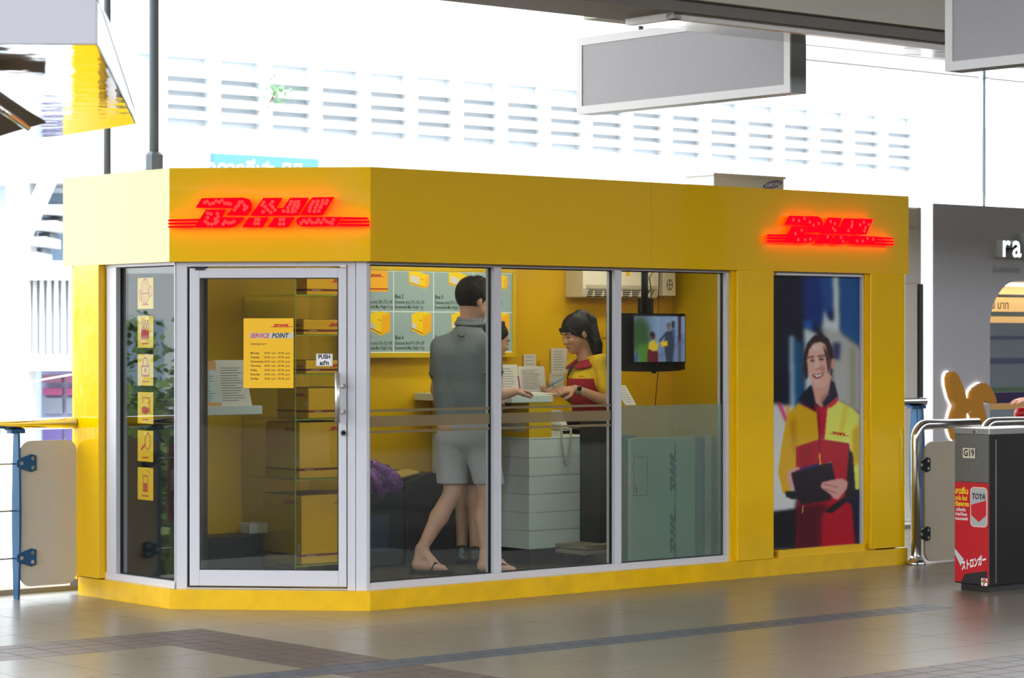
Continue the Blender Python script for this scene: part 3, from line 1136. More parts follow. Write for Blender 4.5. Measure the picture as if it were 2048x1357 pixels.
# neck and collar
p.poly([(1622, 765), (1662, 752), (1660, 795), (1642, 818), (1630, 808)], (206, 152, 134), 1.5)
p.poly([(1640, 800), (1660, 780), (1658, 798), (1642, 816)], (176, 120, 106), 2.5)
p.poly([(1595, 801), (1621, 771), (1626, 800), (1637, 826), (1628, 824)], (22, 22, 40), 1.2)
p.line(1596, 805, 1632, 826, 2.2, (170, 20, 70), .6)
p.poly([(1661, 764), (1668, 766), (1676, 796), (1648, 818), (1644, 808), (1656, 792)], (46, 38, 58), 1.2)
p.poly([(1648, 820), (1676, 796), (1674, 808), (1660, 819), (1652, 818), (1646, 845)], (202, 36, 60), 1.2)
p.poly([(1628, 808), (1640, 820), (1637, 836), (1630, 822)], (160, 26, 46), 1.2)
# hair, face
p.poly([(1610, 762), (1605, 740), (1607, 708), (1614, 686), (1628, 671), (1642, 669), (1656, 678), (1665, 698), (1667, 722), (1663, 752), (1657, 752), (1650, 700), (1620, 700), (1615, 756)], (48, 30, 30), 1.2)
p.poly([(1613, 722), (1617, 700), (1628, 687), (1641, 684), (1650, 690), (1655, 710), (1660, 738), (1660, 756), (1655, 770), (1645, 778), (1634, 778), (1624, 768), (1616, 748)], (216, 164, 148), 1.2)
p.ell(1664.5, 729, 4, 12, (206, 142, 126), 1)
p.poly([(1645, 690), (1655, 708), (1659, 740), (1656, 750), (1652, 720)], (52, 32, 30), 1.2)
p.poly([(1625, 690), (1645, 688), (1640, 700), (1622, 702)], (236, 196, 184), 3)
p.line(1614, 716, 1628, 714, 3, (98, 62, 52), .8)
p.line(1634, 714, 1650, 712, 3, (98, 62, 52), .8)
p.ell(1624, 722, 4.5, 2.6, (88, 58, 58), .8)
p.ell(1642, 719.5, 5.5, 2.6, (88, 58, 58), .8)
p.poly([(1631, 716), (1634, 716), (1636, 737), (1629, 738)], (236, 188, 172), 1.5)
p.line(1630, 741, 1640, 738, 2.2, (160, 96, 88), 1)
p.poly([(1640, 730), (1650, 738), (1648, 748), (1641, 742)], (190, 122, 108), 2.5)
p.poly([(1623, 751), (1634, 751), (1648, 746), (1644, 754), (1636, 759), (1628, 758)], (150, 66, 62), .8)
p.poly([(1627, 752), (1635, 752), (1644, 749), (1641, 753), (1634, 756)], (238, 226, 218), .5)
p.poly([(1628, 764), (1642, 762), (1640, 774), (1632, 775)], (228, 178, 164), 2.5)
# clipboard and hands
p.poly([(1699, 905), (1706, 915), (1712, 1000), (1664, 1034), (1646, 1030), (1690, 1002)], (26, 16, 26), 1.5)
p.poly([(1570, 985), (1590, 985), (1600, 1000), (1584, 1001), (1572, 995)], (18, 16, 22), 1.2)
p.poly([(1650, 935), (1662, 928), (1666, 946), (1652, 950)], (224, 206, 214), .8)
p.poly([(1578, 948), (1664, 930), (1670, 972), (1660, 1008), (1602, 1013), (1590, 985)], (26, 12, 24), .8)
p.poly([(1600, 940), (1638, 931), (1640, 936), (1602, 944)], (30, 40, 110), .6)
p.poly([(1572, 946), (1584, 938), (1598, 936), (1600, 941), (1582, 947), (1588, 980), (1580, 982), (1574, 965)], (204, 148, 134), .8)
p.poly([(1640, 980), (1643, 970), (1664, 966), (1684, 964), (1696, 972), (1694, 986), (1676, 1008), (1668, 1006), (1660, 996)], (202, 144, 134), .8)
p.line(1646, 974, 1676, 982, 1.6, (140, 84, 84), .5)
p.line(1648, 984, 1672, 994, 1.6, (140, 84, 84), .5)
p.line(1638, 911, 1640, 934, 3, (210, 150, 40), .5)
p.line(1606, 1015, 1604, 1030, 2.2, (180, 140, 60), .5)
p.logo(1658, 872, 40, (188, 16, 28), 0.18)
p.build('print', lambda s, q: (pw * s, 0.003, ph * (1 - q)), print_mat('poster_print'), t, 1.35)
MB().box(0, pw, -0.004, -0.001, 0, ph).build('pane', glass_mat('poster_glass', (0.97, 0.98, 0.98), 0.015), t)

# ================================================================== INSIDE: MENU BOARD
vB = 1.90
bu0, bu1 = U(700, vB), U(1024, vB)
bz0, bz1 = Z(706, bu0 + 0.3, vB), Z(541, bu0 + .25, vB)
t = kthing('box_size_board', 'lit wall board listing eight parcel box sizes with prices of weight', 'board', bu0, vB, bz0)
t['label'] = 'lit grey wall board showing eight yellow box sizes behind the grey-shirted man'
bw, bh = bu1 - bu0, bz1 - bz0
fr = 0.035
for q in ((-0.05, bw + .03, -fr, 0), (-0.05, bw + .03, bh, bh + fr), (bw, bw + .03, 0, bh), (-0.05, 0, 0, bh)):
    MB().box(q[0], q[1], -0.012, 0.075, q[2], q[3]).build('frame_bar', mat('board_frame', S(240, 200, 20), 0.35), t, bevel=0.003)
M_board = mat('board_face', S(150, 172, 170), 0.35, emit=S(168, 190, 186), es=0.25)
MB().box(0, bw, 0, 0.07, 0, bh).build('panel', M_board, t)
cols = [0] + [U(p_, vB) - bu0 for p_ in (787, 867, 946)] + [bw]
zm = bh * 0.5
m = MB()
for c in cols[1:-1]:
    m.box(c - 0.003, c + 0.003, -0.001, 0, 0, bh)
m.box(0, bw, -0.001, 0, zm - 0.003, zm + 0.003)
m.box(0, bw, -0.001, 0, bh - 0.006, bh)
m.box(0, bw, -0.001, 0, 0, 0.006)
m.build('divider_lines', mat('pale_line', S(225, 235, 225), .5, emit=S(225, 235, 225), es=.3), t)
info = [('Box 1', '350 x 275 x 100', '0.5'), ('Box 2', '337 x 182 x 100', '1'), ('Box 3', '337 x 322 x 100', '2'), ('Box 4', '337 x 322 x 180', '5'),
        ('Box 5', '337 x 322 x 345', '10'), ('Box 6', '417 x 359 x 369', '15'), ('Box 7', '481 x 404 x 389', '20'), ('Box 8', '541 x 444 x 409', '25')]
M_by = mat('board_yellow', S(246, 206, 10), .4, emit=S(246, 206, 10), es=.3)
M_by2 = mat('board_orange', S(248, 176, 20), .4, emit=S(248, 176, 20), es=.3)
M_bt = mat('board_text', S(46, 58, 64), .5)
sz = 0.034
for i, (nm, dm, kg) in enumerate(info):
    c0, c1 = cols[i % 4], cols[i % 4 + 1]
    zb = zm if i < 4 else 0
    x = c0 + 0.012
    if i % 4 == 0:
        x = c1 - 0.265
    m = MB().text(nm, (x, -0.002, zb + 0.092), RX, UZ, 0.038, bold=0.02, sx=0.8)
    m.text('Dimensions (mm): ' + dm, (x, -0.002, zb + 0.055), RX, UZ, sz, sx=0.52, bold=0.006)
    m.text('Recommended Max. Weight: ' + kg + ' kg.', (x, -0.002, zb + 0.022), RX, UZ, sz, sx=0.52, bold=0.006)
    m.build('lettering', M_bt, t)
    cx_, cz_ = c0 + (c1 - c0) * 0.62, zb + 0.205
    pic = bpy.data.objects.new('box_picture', None)
    COL.objects.link(pic)
    pic.parent = t
    pic.location = (cx_, -0.002, cz_)
    if i == 0:
        MB().flat([(-.09, 0, -.07), (.09, 0, -.07), (.09, 0, .075), (-.09, 0, .075)]).build('front', M_by2, pic)
        MB().logo((-.075, -.001, .03), RX, UZ, .13).build('logo', M_inkr, pic)
        MB().box(-.09, .09, -.001, 0, -.055, -.047).build('stripe', M_inkr, pic)
    else:
        flatb = i in (1, 2, 3)
        w_, h_, d_ = (0.085, 0.075, 0.035) if flatb else (0.06, 0.1, 0.075)
        a = [(-w_, 0, .065), (w_ * .7, 0, .03), (w_ * .7, 0, .03 - h_), (-w_, 0, .06 - h_ * .95)]
        if not flatb:
            a = [(-w_, 0, .06), (w_ * .6, 0, .045), (w_ * .6, 0, -.09), (-w_, 0, -.05)]
        b = [a[1], (a[1][0] + d_, 0, a[1][2] + .02), (a[2][0] + d_, 0, a[2][2] + .03), a[2]]
        c_ = [a[0], (a[0][0] + d_, 0, a[0][2] + .02), (a[1][0] + d_, 0, a[1][2] + .02), a[1]]
        MB().flat(a).build('front', M_by, pic)
        MB().flat(b).build('side', M_by2, pic)
        MB().flat(c_).build('top', M_by, pic)
        L_ = lambda s_, q_: tuple(a[0][k] * (1 - s_) * (1 - q_) + a[1][k] * s_ * (1 - q_) + a[2][k] * s_ * q_ + a[3][k] * (1 - s_) * q_ - (0.001 if k == 1 else 0) for k in range(3))
        MB().flat([L_(0.1, .15), L_(.62, .15), L_(.62, .8), L_(.1, .8)] if flatb else [L_(0.05, .5), L_(.42, .52), L_(.42, .85), L_(.05, .82)]).build('label_patch', M_inkw, pic)
        MB().flat([L_(0, .86), L_(1, .86), L_(1, .91), L_(0, .91)]).build('stripe', M_inkr, pic)
        MB().flat([L_(.7, .2), L_(.9, .22), L_(.9, .26), L_(.7, .24)]).build('logo', M_inkr, pic)

# ================================================================== AIR CONDITIONER INSIDE
au0, au1 = U(1166, 1.78), U(1320, 1.78)
az0, az1 = Z(596, (au0 + au1) / 2, 1.78), Z(533, (au0 + au1) / 2, 1.78) + 0.05
t = kthing('wall_air_conditioner', 'white wall air conditioner above the staff member on the yellow wall', 'air conditioner', au0, 1.78, az0)
aw, ah = au1 - au0, az1 - az0
M_ac = mat('ac_white', S(236, 226, 205), 0.4)
MB().prism([(0, 0.03, 0), (0, 0.0, 0.06), (0, 0, ah), (0, 0.2, ah), (0, 0.2, 0)], (aw, 0, 0)).build('body', M_ac, t, bevel=0.008)
MB().prism([(0.06, 0.028, 0.004), (0.06, -0.004, 0.055), (0.06, 0.02, 0.06), (0.06, 0.04, 0.01)], (aw - 0.12, 0, 0)).build('outlet', mat('ac_dark', S(58, 52, 44), .6), t)
for i in range(3):
    zz = 0.014 + 0.015 * i
    MB().box(0.06, aw - 0.06, 0.01 - 0.006 * i, 0.03 - 0.006 * i, zz, zz + 0.004).build('louvre', M_ac, t)
for i in range(7):
    xx = 0.06 + (aw - 0.12) * (i + .5) / 7
    MB().box(xx - .004, xx + .004, -0.002, 0.03, 0.008, 0.055).build('fin', M_ac, t)
MB().box(0.03, aw - 0.03, -0.006, 0, 0.064, 0.092).build('trim', mat('ac_trim', S(190, 182, 160), .4), t)
MB().box(aw * .55, aw * .55 + .035, -0.004, 0, ah - .12, ah - .02).build('label_sticker', M_yprint, t)

# side box of the air conditioner with round mark
su0, su1 = U(1320, 1.84), U(1344, 1.84)
t = kthing('cover_box', 'white cover box with a round black mark beside the air conditioner', 'box', su0, 1.80, az0 + .02)
MB().box(0, su1 - su0, 0, 0.17, 0, ah).build('cover', M_ac, t, bevel=.004)
ic = Icon()
ic.k = (su1 - su0) / 24
ic.rg(12, 16, 6, 8, 1.2).ln(12, 8, 12, 24, 1.2).ln(6, 16, 18, 16, 1.2)
o = ic.build('mark', M_ink, t)

# ================================================================== TELEVISION
tv_v = 0.95
tu0, tu1 = U(1236, tv_v), U(1370, tv_v)
tz0, tz1 = Z(744, tu0 + .2, tv_v), Z(627, tu0 + .2, tv_v)
t = kthing('television', 'black television hung from the ceiling on a pole, showing a delivery scene', 'television', (tu0 + tu1) / 2, tv_v, tz0)
tw, th_ = tu1 - tu0, tz1 - tz0
m = MB()
NB = 14
bot, vs = [], []
for i in range(NB + 1):
    x = -tw / 2 + tw * i / NB
    bulge = 0.05 * (1 - (2 * x / tw) ** 2)
    bot.append((x, -bulge, (abs(2 * x / tw) ** 3) * 0.012))
for i in range(NB):
    a, b = bot[i], bot[i + 1]
    m.hexa([(a[0], a[1], a[2]), (b[0], b[1], b[2]), (b[0], 0.12, b[2]), (a[0], 0.12, a[2]),
            (a[0], a[1] * .35, th_), (b[0], b[1] * .35, th_), (b[0], 0.12, th_), (a[0], 0.12, th_)])
m.build('casing', M_black, t)
scx0, scx1 = U(1256, tv_v) - (tu0 + tu1) / 2, U(1358, tv_v) - (tu0 + tu1) / 2
scz0, scz1 = Z(724, (tu0 + tu1) / 2, tv_v) - tz0, Z(633, (tu0 + tu1) / 2, tv_v) - tz0
MB().box(scx0 - .008, scx1 + .008, -0.060, -0.045, scz0 - .008, scz1 + .008).build('bezel', M_black, t, bevel=.003)
p = Paint(1256, 1358, 633, 724, 120, 108, (120, 138, 172))
p.poly([(1250, 628), (1285, 628), (1290, 700), (1250, 724)], (86, 104, 118), 8)
p.poly([(1250, 650), (1268, 636), (1284, 650), (1288, 680), (1278, 700), (1250, 700)], (48, 78, 44), 5)
p.poly([(1262, 690), (1285, 688), (1290, 726), (1264, 726)], (70, 120, 40), 4)
for xx in (1304, 1321, 1336):
    p.line(xx, 630, xx, 724, 1.2, (150, 165, 195), 1)
p.poly([(1344, 630), (1350, 630), (1350, 724), (1344, 724)], (70, 36, 60), 1)
p.poly([(1331, 643), (1337, 643), (1337, 656), (1331, 656)], (34, 44, 62), .8)
p.poly([(1330, 658), (1338, 658), (1336, 726), (1330, 726)], (60, 84, 130), 1)
for k in range(6):
    p.line(1302, 716 - 4 * k + 0, 1358, 672 - 4 * k + 14, 0.8, (40, 50, 78), .4)
p.poly([(1300, 712), (1358, 676), (1358, 726), (1300, 726)], (96, 108, 140), 2, .6)
p.ell(1293.5, 673, 4.6, 7.5, (84, 52, 50), 1)
p.ell(1292, 669, 4.6, 5, (40, 26, 26), 1)
p.poly([(1285, 686), (1294, 680), (1304, 690), (1302, 702), (1292, 704), (1284, 700)], (206, 172, 40), 1)
p.poly([(1283, 698), (1294, 703), (1303, 702), (1304, 726), (1282, 726)], (96, 20, 36), 1)
p.ell(1325, 655, 4.6, 7.2, (128, 100, 92), 1)
p.ell(1325, 650, 4.8, 4, (90, 88, 92), 1)
p.poly([(1318, 664), (1332, 662), (1336, 690), (1332, 726), (1320, 726), (1316, 690)], (46, 54, 74), 1)
p.line(1319, 668, 1306, 684, 4.5, (48, 60, 84), 1)
p.poly([(1309, 684), (1322, 682), (1323, 692), (1310, 694)], (220, 178, 30), .7)
p.poly([(1255, 712), (1264, 705), (1262, 726), (1255, 726)], (52, 78, 120), 1.5)
p.build('screen', lambda s, q: (scx0 + (scx1 - scx0) * s, -0.061, scz1 + (scz0 - scz1) * q), print_mat('tv_print', 0.2, 0.9), t)
pr = U(1301, tv_v) - (tu0 + tu1) / 2
MB().tube([(pr, 0.06, th_ * .5), (pr, 0.06, 2.30 - tz0)], 0.024, 14).build('ceiling_pole', M_black, t, smooth=True)
for sx_ in (-0.055, 0.045):
    mm = MB()
    mm.box(pr + sx_ - .02, pr + sx_ + .02, 0.04, 0.05, th_ - .02, th_ + .105)
    mm.build('bracket_plate', M_black, t)
    mm = MB()
    for j in range(5):
        mm.disc((pr + sx_, 0.0395, th_ + .02 + .018 * j), (0, -1, 0), 0.0035, 0.001, 8)
    tag(mm.build('bracket_holes', M_inkgrey, t), kind='stuff')
MB().tube([(pr + .02, 0.05, th_ + .14), (pr + .09, 0.09, th_ + .17), (pr + .1, .12, th_ + .25), (pr + .17, .15, th_ + .3)], 0.004, 6).build('cable', M_black, t, smooth=True)
MB().tube([(tw / 2 - .1, 0.15, 2.3 - tz0), (tw / 2 - .105, 0.16, th_ + .1), (tw / 2 - .11, 0.16, -0.02), (tw / 2 - .13, .17, -.25)], 0.0028, 6).build('cable', M_black, t, smooth=True)
MB().box(-0.03, -0.005, -.05, -.03, -0.012, 0.002).build('sensor', M_black, t)
mm = MB().disc((-.006, -0.056, scz0 - .022), (0, -1, 0), .003, .002, 8)  # two dots stand in for the unreadable maker's mark
mm.build('maker_dot', mat('maker_red', S(120, 60, 50), .5), t)
MB().disc((.006, -0.056, scz0 - .022), (0, -1, 0), .003, .002, 8).build('maker_dot', mat('maker_red', S(120, 60, 50), .5), t)

# ================================================================== COUNTER
cu0, cv0 = 2.00, 0.92
cu1 = U(1198, cv0)
zf = 0.09
zk = Z(1100, cu0, cv0)
zd = Z(880, cu0, cv0)
t = kthing('service_counter', 'white planked service counter with yellow upstand and raised ledge', 'counter', cu0, cv0, zf)
cw, cd = cu1 - cu0, BI - 0.02 - cv0
M_cw = mat('counter_white', S(232, 240, 236), 0.35)
MB().box(0.03, cw - .02, 0.03, cd, 0, zk - zf).build('kick_base', M_black, t)
MB().box(0.012, cw - 0.012, 0.012, cd, zk - zf, zd - zf).build('carcass', M_cw, t)
ph_ = (zd - zk) / 6
for k in range(6):
    z0_ = zk - zf + k * ph_
    MB().box(0.0, cw, 0.0, 0.014, z0_ + 0.0018, z0_ + ph_ - 0.0018).build('plank', M_cw, t)
    MB().box(0.0, 0.014, 0.014, cd, z0_ + 0.0018, z0_ + ph_ - 0.0018).build('plank', M_cw, t)
MB().box(0, cw + .02, 0, cd, zd - zf, zd - zf + .012).build('desk_top', M_cw, t, bevel=.003)
uw = U(1103, cv0) - cu0
zu1 = Z(806, cu0, cv0)
MB().box(0.0, uw, 0.0, cd, zd - zf + .012, zu1 - zf).build('upstand', M_yin, t)
MB().box(-0.16, uw + .005, -0.01, cd, zu1 - zf, zu1 - zf + .05).build('ledge', mat('ledge_white', S(225, 236, 234), .3), t, bevel=.004)
uz_ = zu1 - zd
mm = MB().text('SERVICEPOINT', (-0.0015, 0.62, uz_ * .28 + zd - zf), (0, -1, 0), UZ, 0.085, .25, .02, sx=.62)
mm.build('lettering', M_ink, t)
MB().box(-0.001, 0, .04, .66, uz_ * .22 + zd - zf, uz_ * .6 + zd - zf).build('title_bar', mat('title_white', S(205, 200, 190), .5), t)
MB().logo((-0.0015, 0.42, uz_ * .8 + zd - zf), (0, -1, 0), UZ, .3).build('logo', M_inkr, t)

# telephone on the desk edge, cord hanging over the front
zt0 = zd + .012
pu = U(1128, cv0)
t = kthing('telephone', 'cream telephone on the counter with its cord hanging over the front', 'telephone', pu, cv0 + .10, zt0)
M_tel = mat('phone_cream', S(206, 202, 188), .4)
MB().prism([(-.11, 0, 0), (-.11, .16, 0), (-.11, .16, .07), (-.11, 0.02, .035)], (.2, 0, 0)).build('base', M_tel, t, bevel=.006)
MB().tube([(-.10, .05, .07), (-.06, .05, .085), (.04, .05, .085), (.085, .05, .066)], [.022, .014, .014, .024], 12).build('handset', M_tel, t, smooth=True)
cz_ = [(-.07, -.105), (-.075, -.115)]
path = []
for i in range(25):
    a = i / 24
    path.append((-.045 + .085 * a, -.125, .05 - .24 * math.sin(math.pi * a) ** .55))
path = [(-.05, .03, .05)] + path + [(.045, .03, .05)]
MB().tube(path, .0085, 10).build('cord', mat('phone_cord', S(176, 172, 158), .5), t, smooth=True)

# label printer behind the telephone
t = kthing('desk_printer', 'black desk printer on the counter behind the telephone', 'printer', U(1165, 1.3), 1.3, zt0)
MB().prism([(-.2, 0, 0), (-.2, .26, 0), (-.2, .26, .14), (-.2, .04, .12), (-.2, 0, .08)], (.36, 0, 0)).build('body', M_black, t, bevel=.008)
MB().box(-.16, .1, -.004, 0, .03, .06).build('paper_slot', M_inkgrey, t)

# beige computer cart on castors beside the counter
t = kthing('rolling_stand', 'beige wooden stand on castors beside the counter', 'stand', U(1150, 0.72), 0.62, zf)
rw = 0.34
M_cart = mat('cart_beige', S(150, 138, 118), .5)
for i, zz in enumerate((.07, .105)):
    MB().box(0, rw, 0, .3, zz, zz + .028).build('board', M_cart, t, bevel=.003)
MB().box(.22, rw + .02, .1, .3, .13, .95).build('upright', mat('cart_dark', S(34, 32, 34), .5), t)
for x_, y_ in ((.05, .04), (.29, .04), (.05, .26), (.29, .26)):
    MB().disc((x_, y_ - .012, .028), (0, 1, 0), .028, .024, 14).build('castor', M_black, t)

# papers on the ledge
zl = zu1 + .05


def sheet(name, label, u, v, z, w, h, tilt, rot=0.0, col=None, lines=6, cat='paper'):
    o = kthing(name, label, cat, u, v, z)
    o.rotation_euler = (math.radians(tilt), 0, TH + math.radians(rot))
    MB().box(-w / 2, w / 2, 0, 0.003, 0, h).build('sheet', col or M_paper, o)
    mm = MB()
    for i in range(lines):
        zz = h * (.85 - .7 * i / max(1, lines - 1))
        mm.flat([(-w * .38, -.0008, zz), (w * random.uniform(.1, .4), -.0008, zz), (w * random.uniform(.1, .4), -.0008, zz + h * .018), (-w * .38, -.0008, zz + h * .018)])
    mm.build('lettering', M_inkgrey, o)
    return o


sheet('form_holder', 'clear holder of white forms standing on the counter ledge', U(1020, 1.35), 1.35, zl, .17, .20, -8, lines=9)
sheet('price_card', 'upright price table card on the ledge behind the writing hand', U(1066, 1.45), 1.45, zl, .24, .185, -6, lines=12)
sheet('wall_notice', 'small white notice with black bars beside the size board', U(1060, 1.965), 1.965, Z(748, 2.9, 1.96), .115, .14, 0, lines=5)
sheet('sticky_note', 'yellow note pinned between two white notices on the wall', U(1086, 1.965), 1.965, Z(744, 3.0, 1.96), .065, .085, 0, col=M_yprint, lines=3)
sheet('wall_notice', 'large white notice with emblem on the wall behind the staff member', U(1118, 1.965), 1.965, Z(748, 3.1, 1.96), .15, .185, 0, lines=8)
sheet('wall_notice', 'curled white notice low on the wall beside the staff member', U(1112, 1.955), 1.955, Z(785, 3.1, 1.96), .14, .14, 5, lines=3)
o = sheet('leaflet', 'thin leaflet lying flat on the counter ledge', U(1070, 1.1), 1.02, zl + .004, .26, .18, -88, lines=5)
o = sheet('order_form', 'white order form hanging over the desk below the ledge', U(1120, 1.2), 1.2, zd + .04, .17, .16, -30, lines=2)
o = sheet('newspaper_stand', 'stack of striped papers leaning behind the third window', U(1262, .6), .6, Z(812, 2.4, .6), .12, .16, -35, rot=10, lines=7)
o = sheet('wall_sticker', 'tiny sticker with dark red bars on the wall behind the staff member', U(1210, 1.965), 1.965, Z(675, 3.4, 1.96), .05, .05, 0, col=M_yprint, lines=3)

# ================================================================== GLASS SHELF UNIT AND PARCEL BOXES
xg = U(597, 1.28)
t = kthing('glass_shelf_unit', 'frameless glass shelf unit holding yellow parcel boxes behind the door', 'shelf unit', xg, 1.28, zf)
gw = U(726, 1.28) - xg
gd = .60
M_shelf = M_shelfglass
lv = [Z(1130, xg, 1.4), Z(958, xg, 1.4), Z(838, xg, 1.4), Z(748, xg, 1.4), Z(670, xg, 1.4), Z(590, xg, 1.4)]
for zz in lv:
    o = MB().box(-.02, gw, 0.0, gd, zz - zf - .008, zz - zf).build('shelf', M_shelf, t)
    MB().box(-.02, gw, -.0012, 0, zz - zf - .008, zz - zf).build('shelf_edge', M_edge, t)
MB().box(-.028, -.02, 0, gd, 0, 2.0).build('side_panel', M_shelf, t)
MB().box(-.028, -.02, -.0012, 0, 0, 2.0).build('panel_edge', M_edge, t)
MB().box(gw, gw + .008, 0, gd, 0, 2.0).build('side_panel', M_shelf, t)
MB().box(gw, gw + .008, -.0012, 0, 0, 2.0).build('panel_edge', M_edge, t)


def carton(px_l, px_c, py_t, zb, v0, wid, label, num, flap=True):
    """px_l: left end of the side face, px_c: front corner, py_t: top at the corner"""
    u0 = U(px_c, v0)
    v1 = VV(px_l, u0)
    d = max(.12, v1 - v0)
    d = min(d, 1.88 - v0)
    h = Z(py_t, u0, v0) - zb
    o = kthing('parcel_box', label, 'box', u0, v0, zb + .001, group='yellow parcel boxes on the glass shelves')
    MB().box(0, wid, 0, d, 0, h).build('body', M_carton, o, bevel=.003)
    mm = MB()
    mm.box(.002, wid - .002, 0.01, d - .01, h, h + .004)
    mm.build('lid_flap', mat('carton_dark', S(120, 84, 0), .6), o)
    zs = min(.05, h * .2)
    mm = MB().box(-.0008, wid, -.0008, 0, zs, zs + .014).box(-.0008, 0, 0, d, zs, zs + .014)
    mm.build('stripe', M_inkbrown, o)
    lw2 = min(d * .42, .2)
    mm = MB().logo((-.001, d * .48, h - .03 - lw2 * .15), (0, -1, 0), UZ, lw2)
    mm.logo((wid * .55, -.001, h - .03 - lw2 * .15), RX, UZ, min(wid * .42, .2))
    mm.build('logo', M_inkr, o)
    mm = MB().text(num, (-.001, .045, zs + .03), (0, -1, 0), UZ, min(.075, h * .35))
    mm.text('www.dhl.com', (.04, -.001, zs + .003), RX, UZ, .012)
    mm.build('lettering', M_inkw, o)
    return o


carton(524, 603, 993, lv[0], 1.32, .46, 'largest yellow parcel box, number 8, on the lowest glass shelf', '8')
carton(531, 599, 847, lv[1], 1.32, .40, 'yellow parcel box number 6 on the second glass shelf from below', '6')
carton(555, 617, 778, lv[2], 1.32, .36, 'yellow parcel box number 4 beside the opening hours sheet', '4')
carton(570, 612, 722, lv[3], 1.32, .34, 'yellow parcel box number 3 behind the PUSH label', '3')
carton(570, 607, 640, lv[4], 1.32, .34, 'flat yellow parcel box number 2 on the fifth glass shelf', '2')
carton(600, 614, 553, lv[5], 1.32, .34, 'topmost yellow parcel box at the head of the glass door', '1')

# white display ledge with two leaflets, left behind the door
dv = 1.30
du1 = U(525, dv)
dzt = Z(812, du1 - .1, dv)
t = kthing('display_ledge', 'white wall ledge carrying two leaflet stands behind the door', 'ledge', -0.45, dv, dzt - .055)
MB().box(0, du1 + .45, 0, .25, 0, .055).build('board', mat('ledge_white', S(225, 236, 234), .3), t, bevel=.003)
MB().box(.0, .03, .25, 1.62 - dv, 0.01, .05).build('bracket', M_brush, t)


def leaflet(px0, px1, py_t, label, c2, hdr):
    u0, u1 = U(px0, dv + .1), U(px1, dv + .1)
    h = Z(py_t, u0, dv + .1) - dzt
    o = kthing('leaflet_stand', label, 'leaflet', u0, dv + .06, dzt)
    o.rotation_euler = (math.radians(-8), 0, TH)
    w_ = u1 - u0
    MB().prism([(0.02, 0, 0), (w_ + .02, 0, 0), (w_ - .02, 0, h), (-.03, 0, h)], (0, .006, 0)).build('sheet', c2, o)
    MB().box(0.0, w_, .012, .03, 0, .03).build('foot', M_black, o)
    mm = MB()
    for i in range(14):
        zz = h * (.82 - .055 * i)
        mm.flat([(.015, -.0008, zz), (w_ * random.uniform(.6, .88), -.0008, zz), (w_ * random.uniform(.6, .88), -.0008, zz + .004), (.015, -.0008, zz + .004)])
    mm.build('lettering', M_inkgrey, o)
    if hdr:
        MB().box(-.025, w_ - .012, -.001, 0, h * .8, h).build('header', mat('leaflet_orange', S(222, 160, 90), .5), o)
        MB().box(0.01, w_ + .01, -.001, 0, 0, h * .08).build('footer', mat('leaflet_orange', S(222, 160, 90), .5), o)
    return o


leaflet(380, 434, 722, 'leaflet stand with orange header on the white ledge', mat('leaflet_blue', S(212, 224, 226), .6), True)
leaflet(434, 492, 720, 'leaflet stand with close grey text on the white ledge', M_paper, False)

# dark floor plinth under the display panel
du0, du1 = -0.40, U(527, 1.62)
t = kthing('floor_plinth', 'low dark blue plinth on the kiosk floor left of the boxes', 'plinth', du0, 1.62, zf)
MB().box(0, du1 - du0, 0, .26, 0, .235).build('body', mat('navy_dark', S(26, 28, 38), .5), t, bevel=.004)
MB().box(0, du1 - du0, 0, .26, .235, .242).build('top', mat('navy_top', S(48, 46, 40), .5), t)
t = kthing('paper_roll_box', 'small white paper stack lying on the dark plinth', 'paper stack', U(500, 1.7), 1.70, zf + .242)
MB().box(0, .16, 0, .12, 0, .07).build('stack', M_paper, t, bevel=.01)

# black crates, plastic bag and envelope beside the man
cbu, cbv = U(745, 1.45), 1.45
t = kthing('black_crate', 'black storage bin behind the man in shorts', 'bin', U(812, cbv), cbv, zf)
ch = Z(945, U(840, cbv), cbv) - zf
MB().prism([(0, 0, 0), (.62, 0, 0), (.62, 0, ch * .86), (.2, 0, ch), (0, 0, ch * .9)], (0, .45, 0)).build('body', mat('bin_black', S(18, 20, 24), .45), t, bevel=.01)
MB().box(-.01, .63, -.01, .0, ch * .6, ch * .66).build('rim', mat('bin_rim', S(34, 37, 42), .4), t)
t = kthing('black_crate', 'dark carton under the purple plastic bag in the first window', 'bin', U(728, cbv), cbv, zf)
ch2 = Z(985, U(770, cbv), cbv) - zf
MB().box(0, U(812, cbv) - U(728, cbv) - .01, 0, .45, 0, ch2).build('body', mat('bin_navy', S(30, 38, 46), .45), t, bevel=.01)
MB().box(.02, .2, -.002, 0, ch2 * .2, ch2 * .7).build('label_patch', mat('bin_patch', S(46, 66, 88), .4), t)
# crumpled bag
M_bag = mat('purple_plastic', S(120, 70, 150), .12, noise=(14, .5), bump=(25, .8, .03))
bm = bmesh.new()
bmesh.ops.create_icosphere(bm, subdivisions=4, radius=1.0)
for v in bm.verts:
    n_ = math.sin(9 * v.co.x + 4 * v.co.z) * .12 + math.sin(14 * v.co.y + 7 * v.co.x) * .08
    v.co *= (1 + n_)
    v.co.x *= .17
    v.co.y *= .16
    v.co.z = v.co.z * .13 - .35 * max(0, v.co.x) 
zmin = min(v.co.z for v in bm.verts)
me = bpy.data.meshes.new('plastic_bag')
bm.to_mesh(me)
bm.free()
me.materials.append(M_bag)
for q in me.polygons:
    q.use_smooth = True
t = bpy.data.objects.new('plastic_bag', me)
COL.objects.link(t)
t.location = KW(U(772, cbv), cbv + .12, zf + ch2 + .07)
t.rotation_euler = (0, 0, TH)
tag(t, 'crumpled shiny purple plastic bag lying on the dark carton', 'bag')
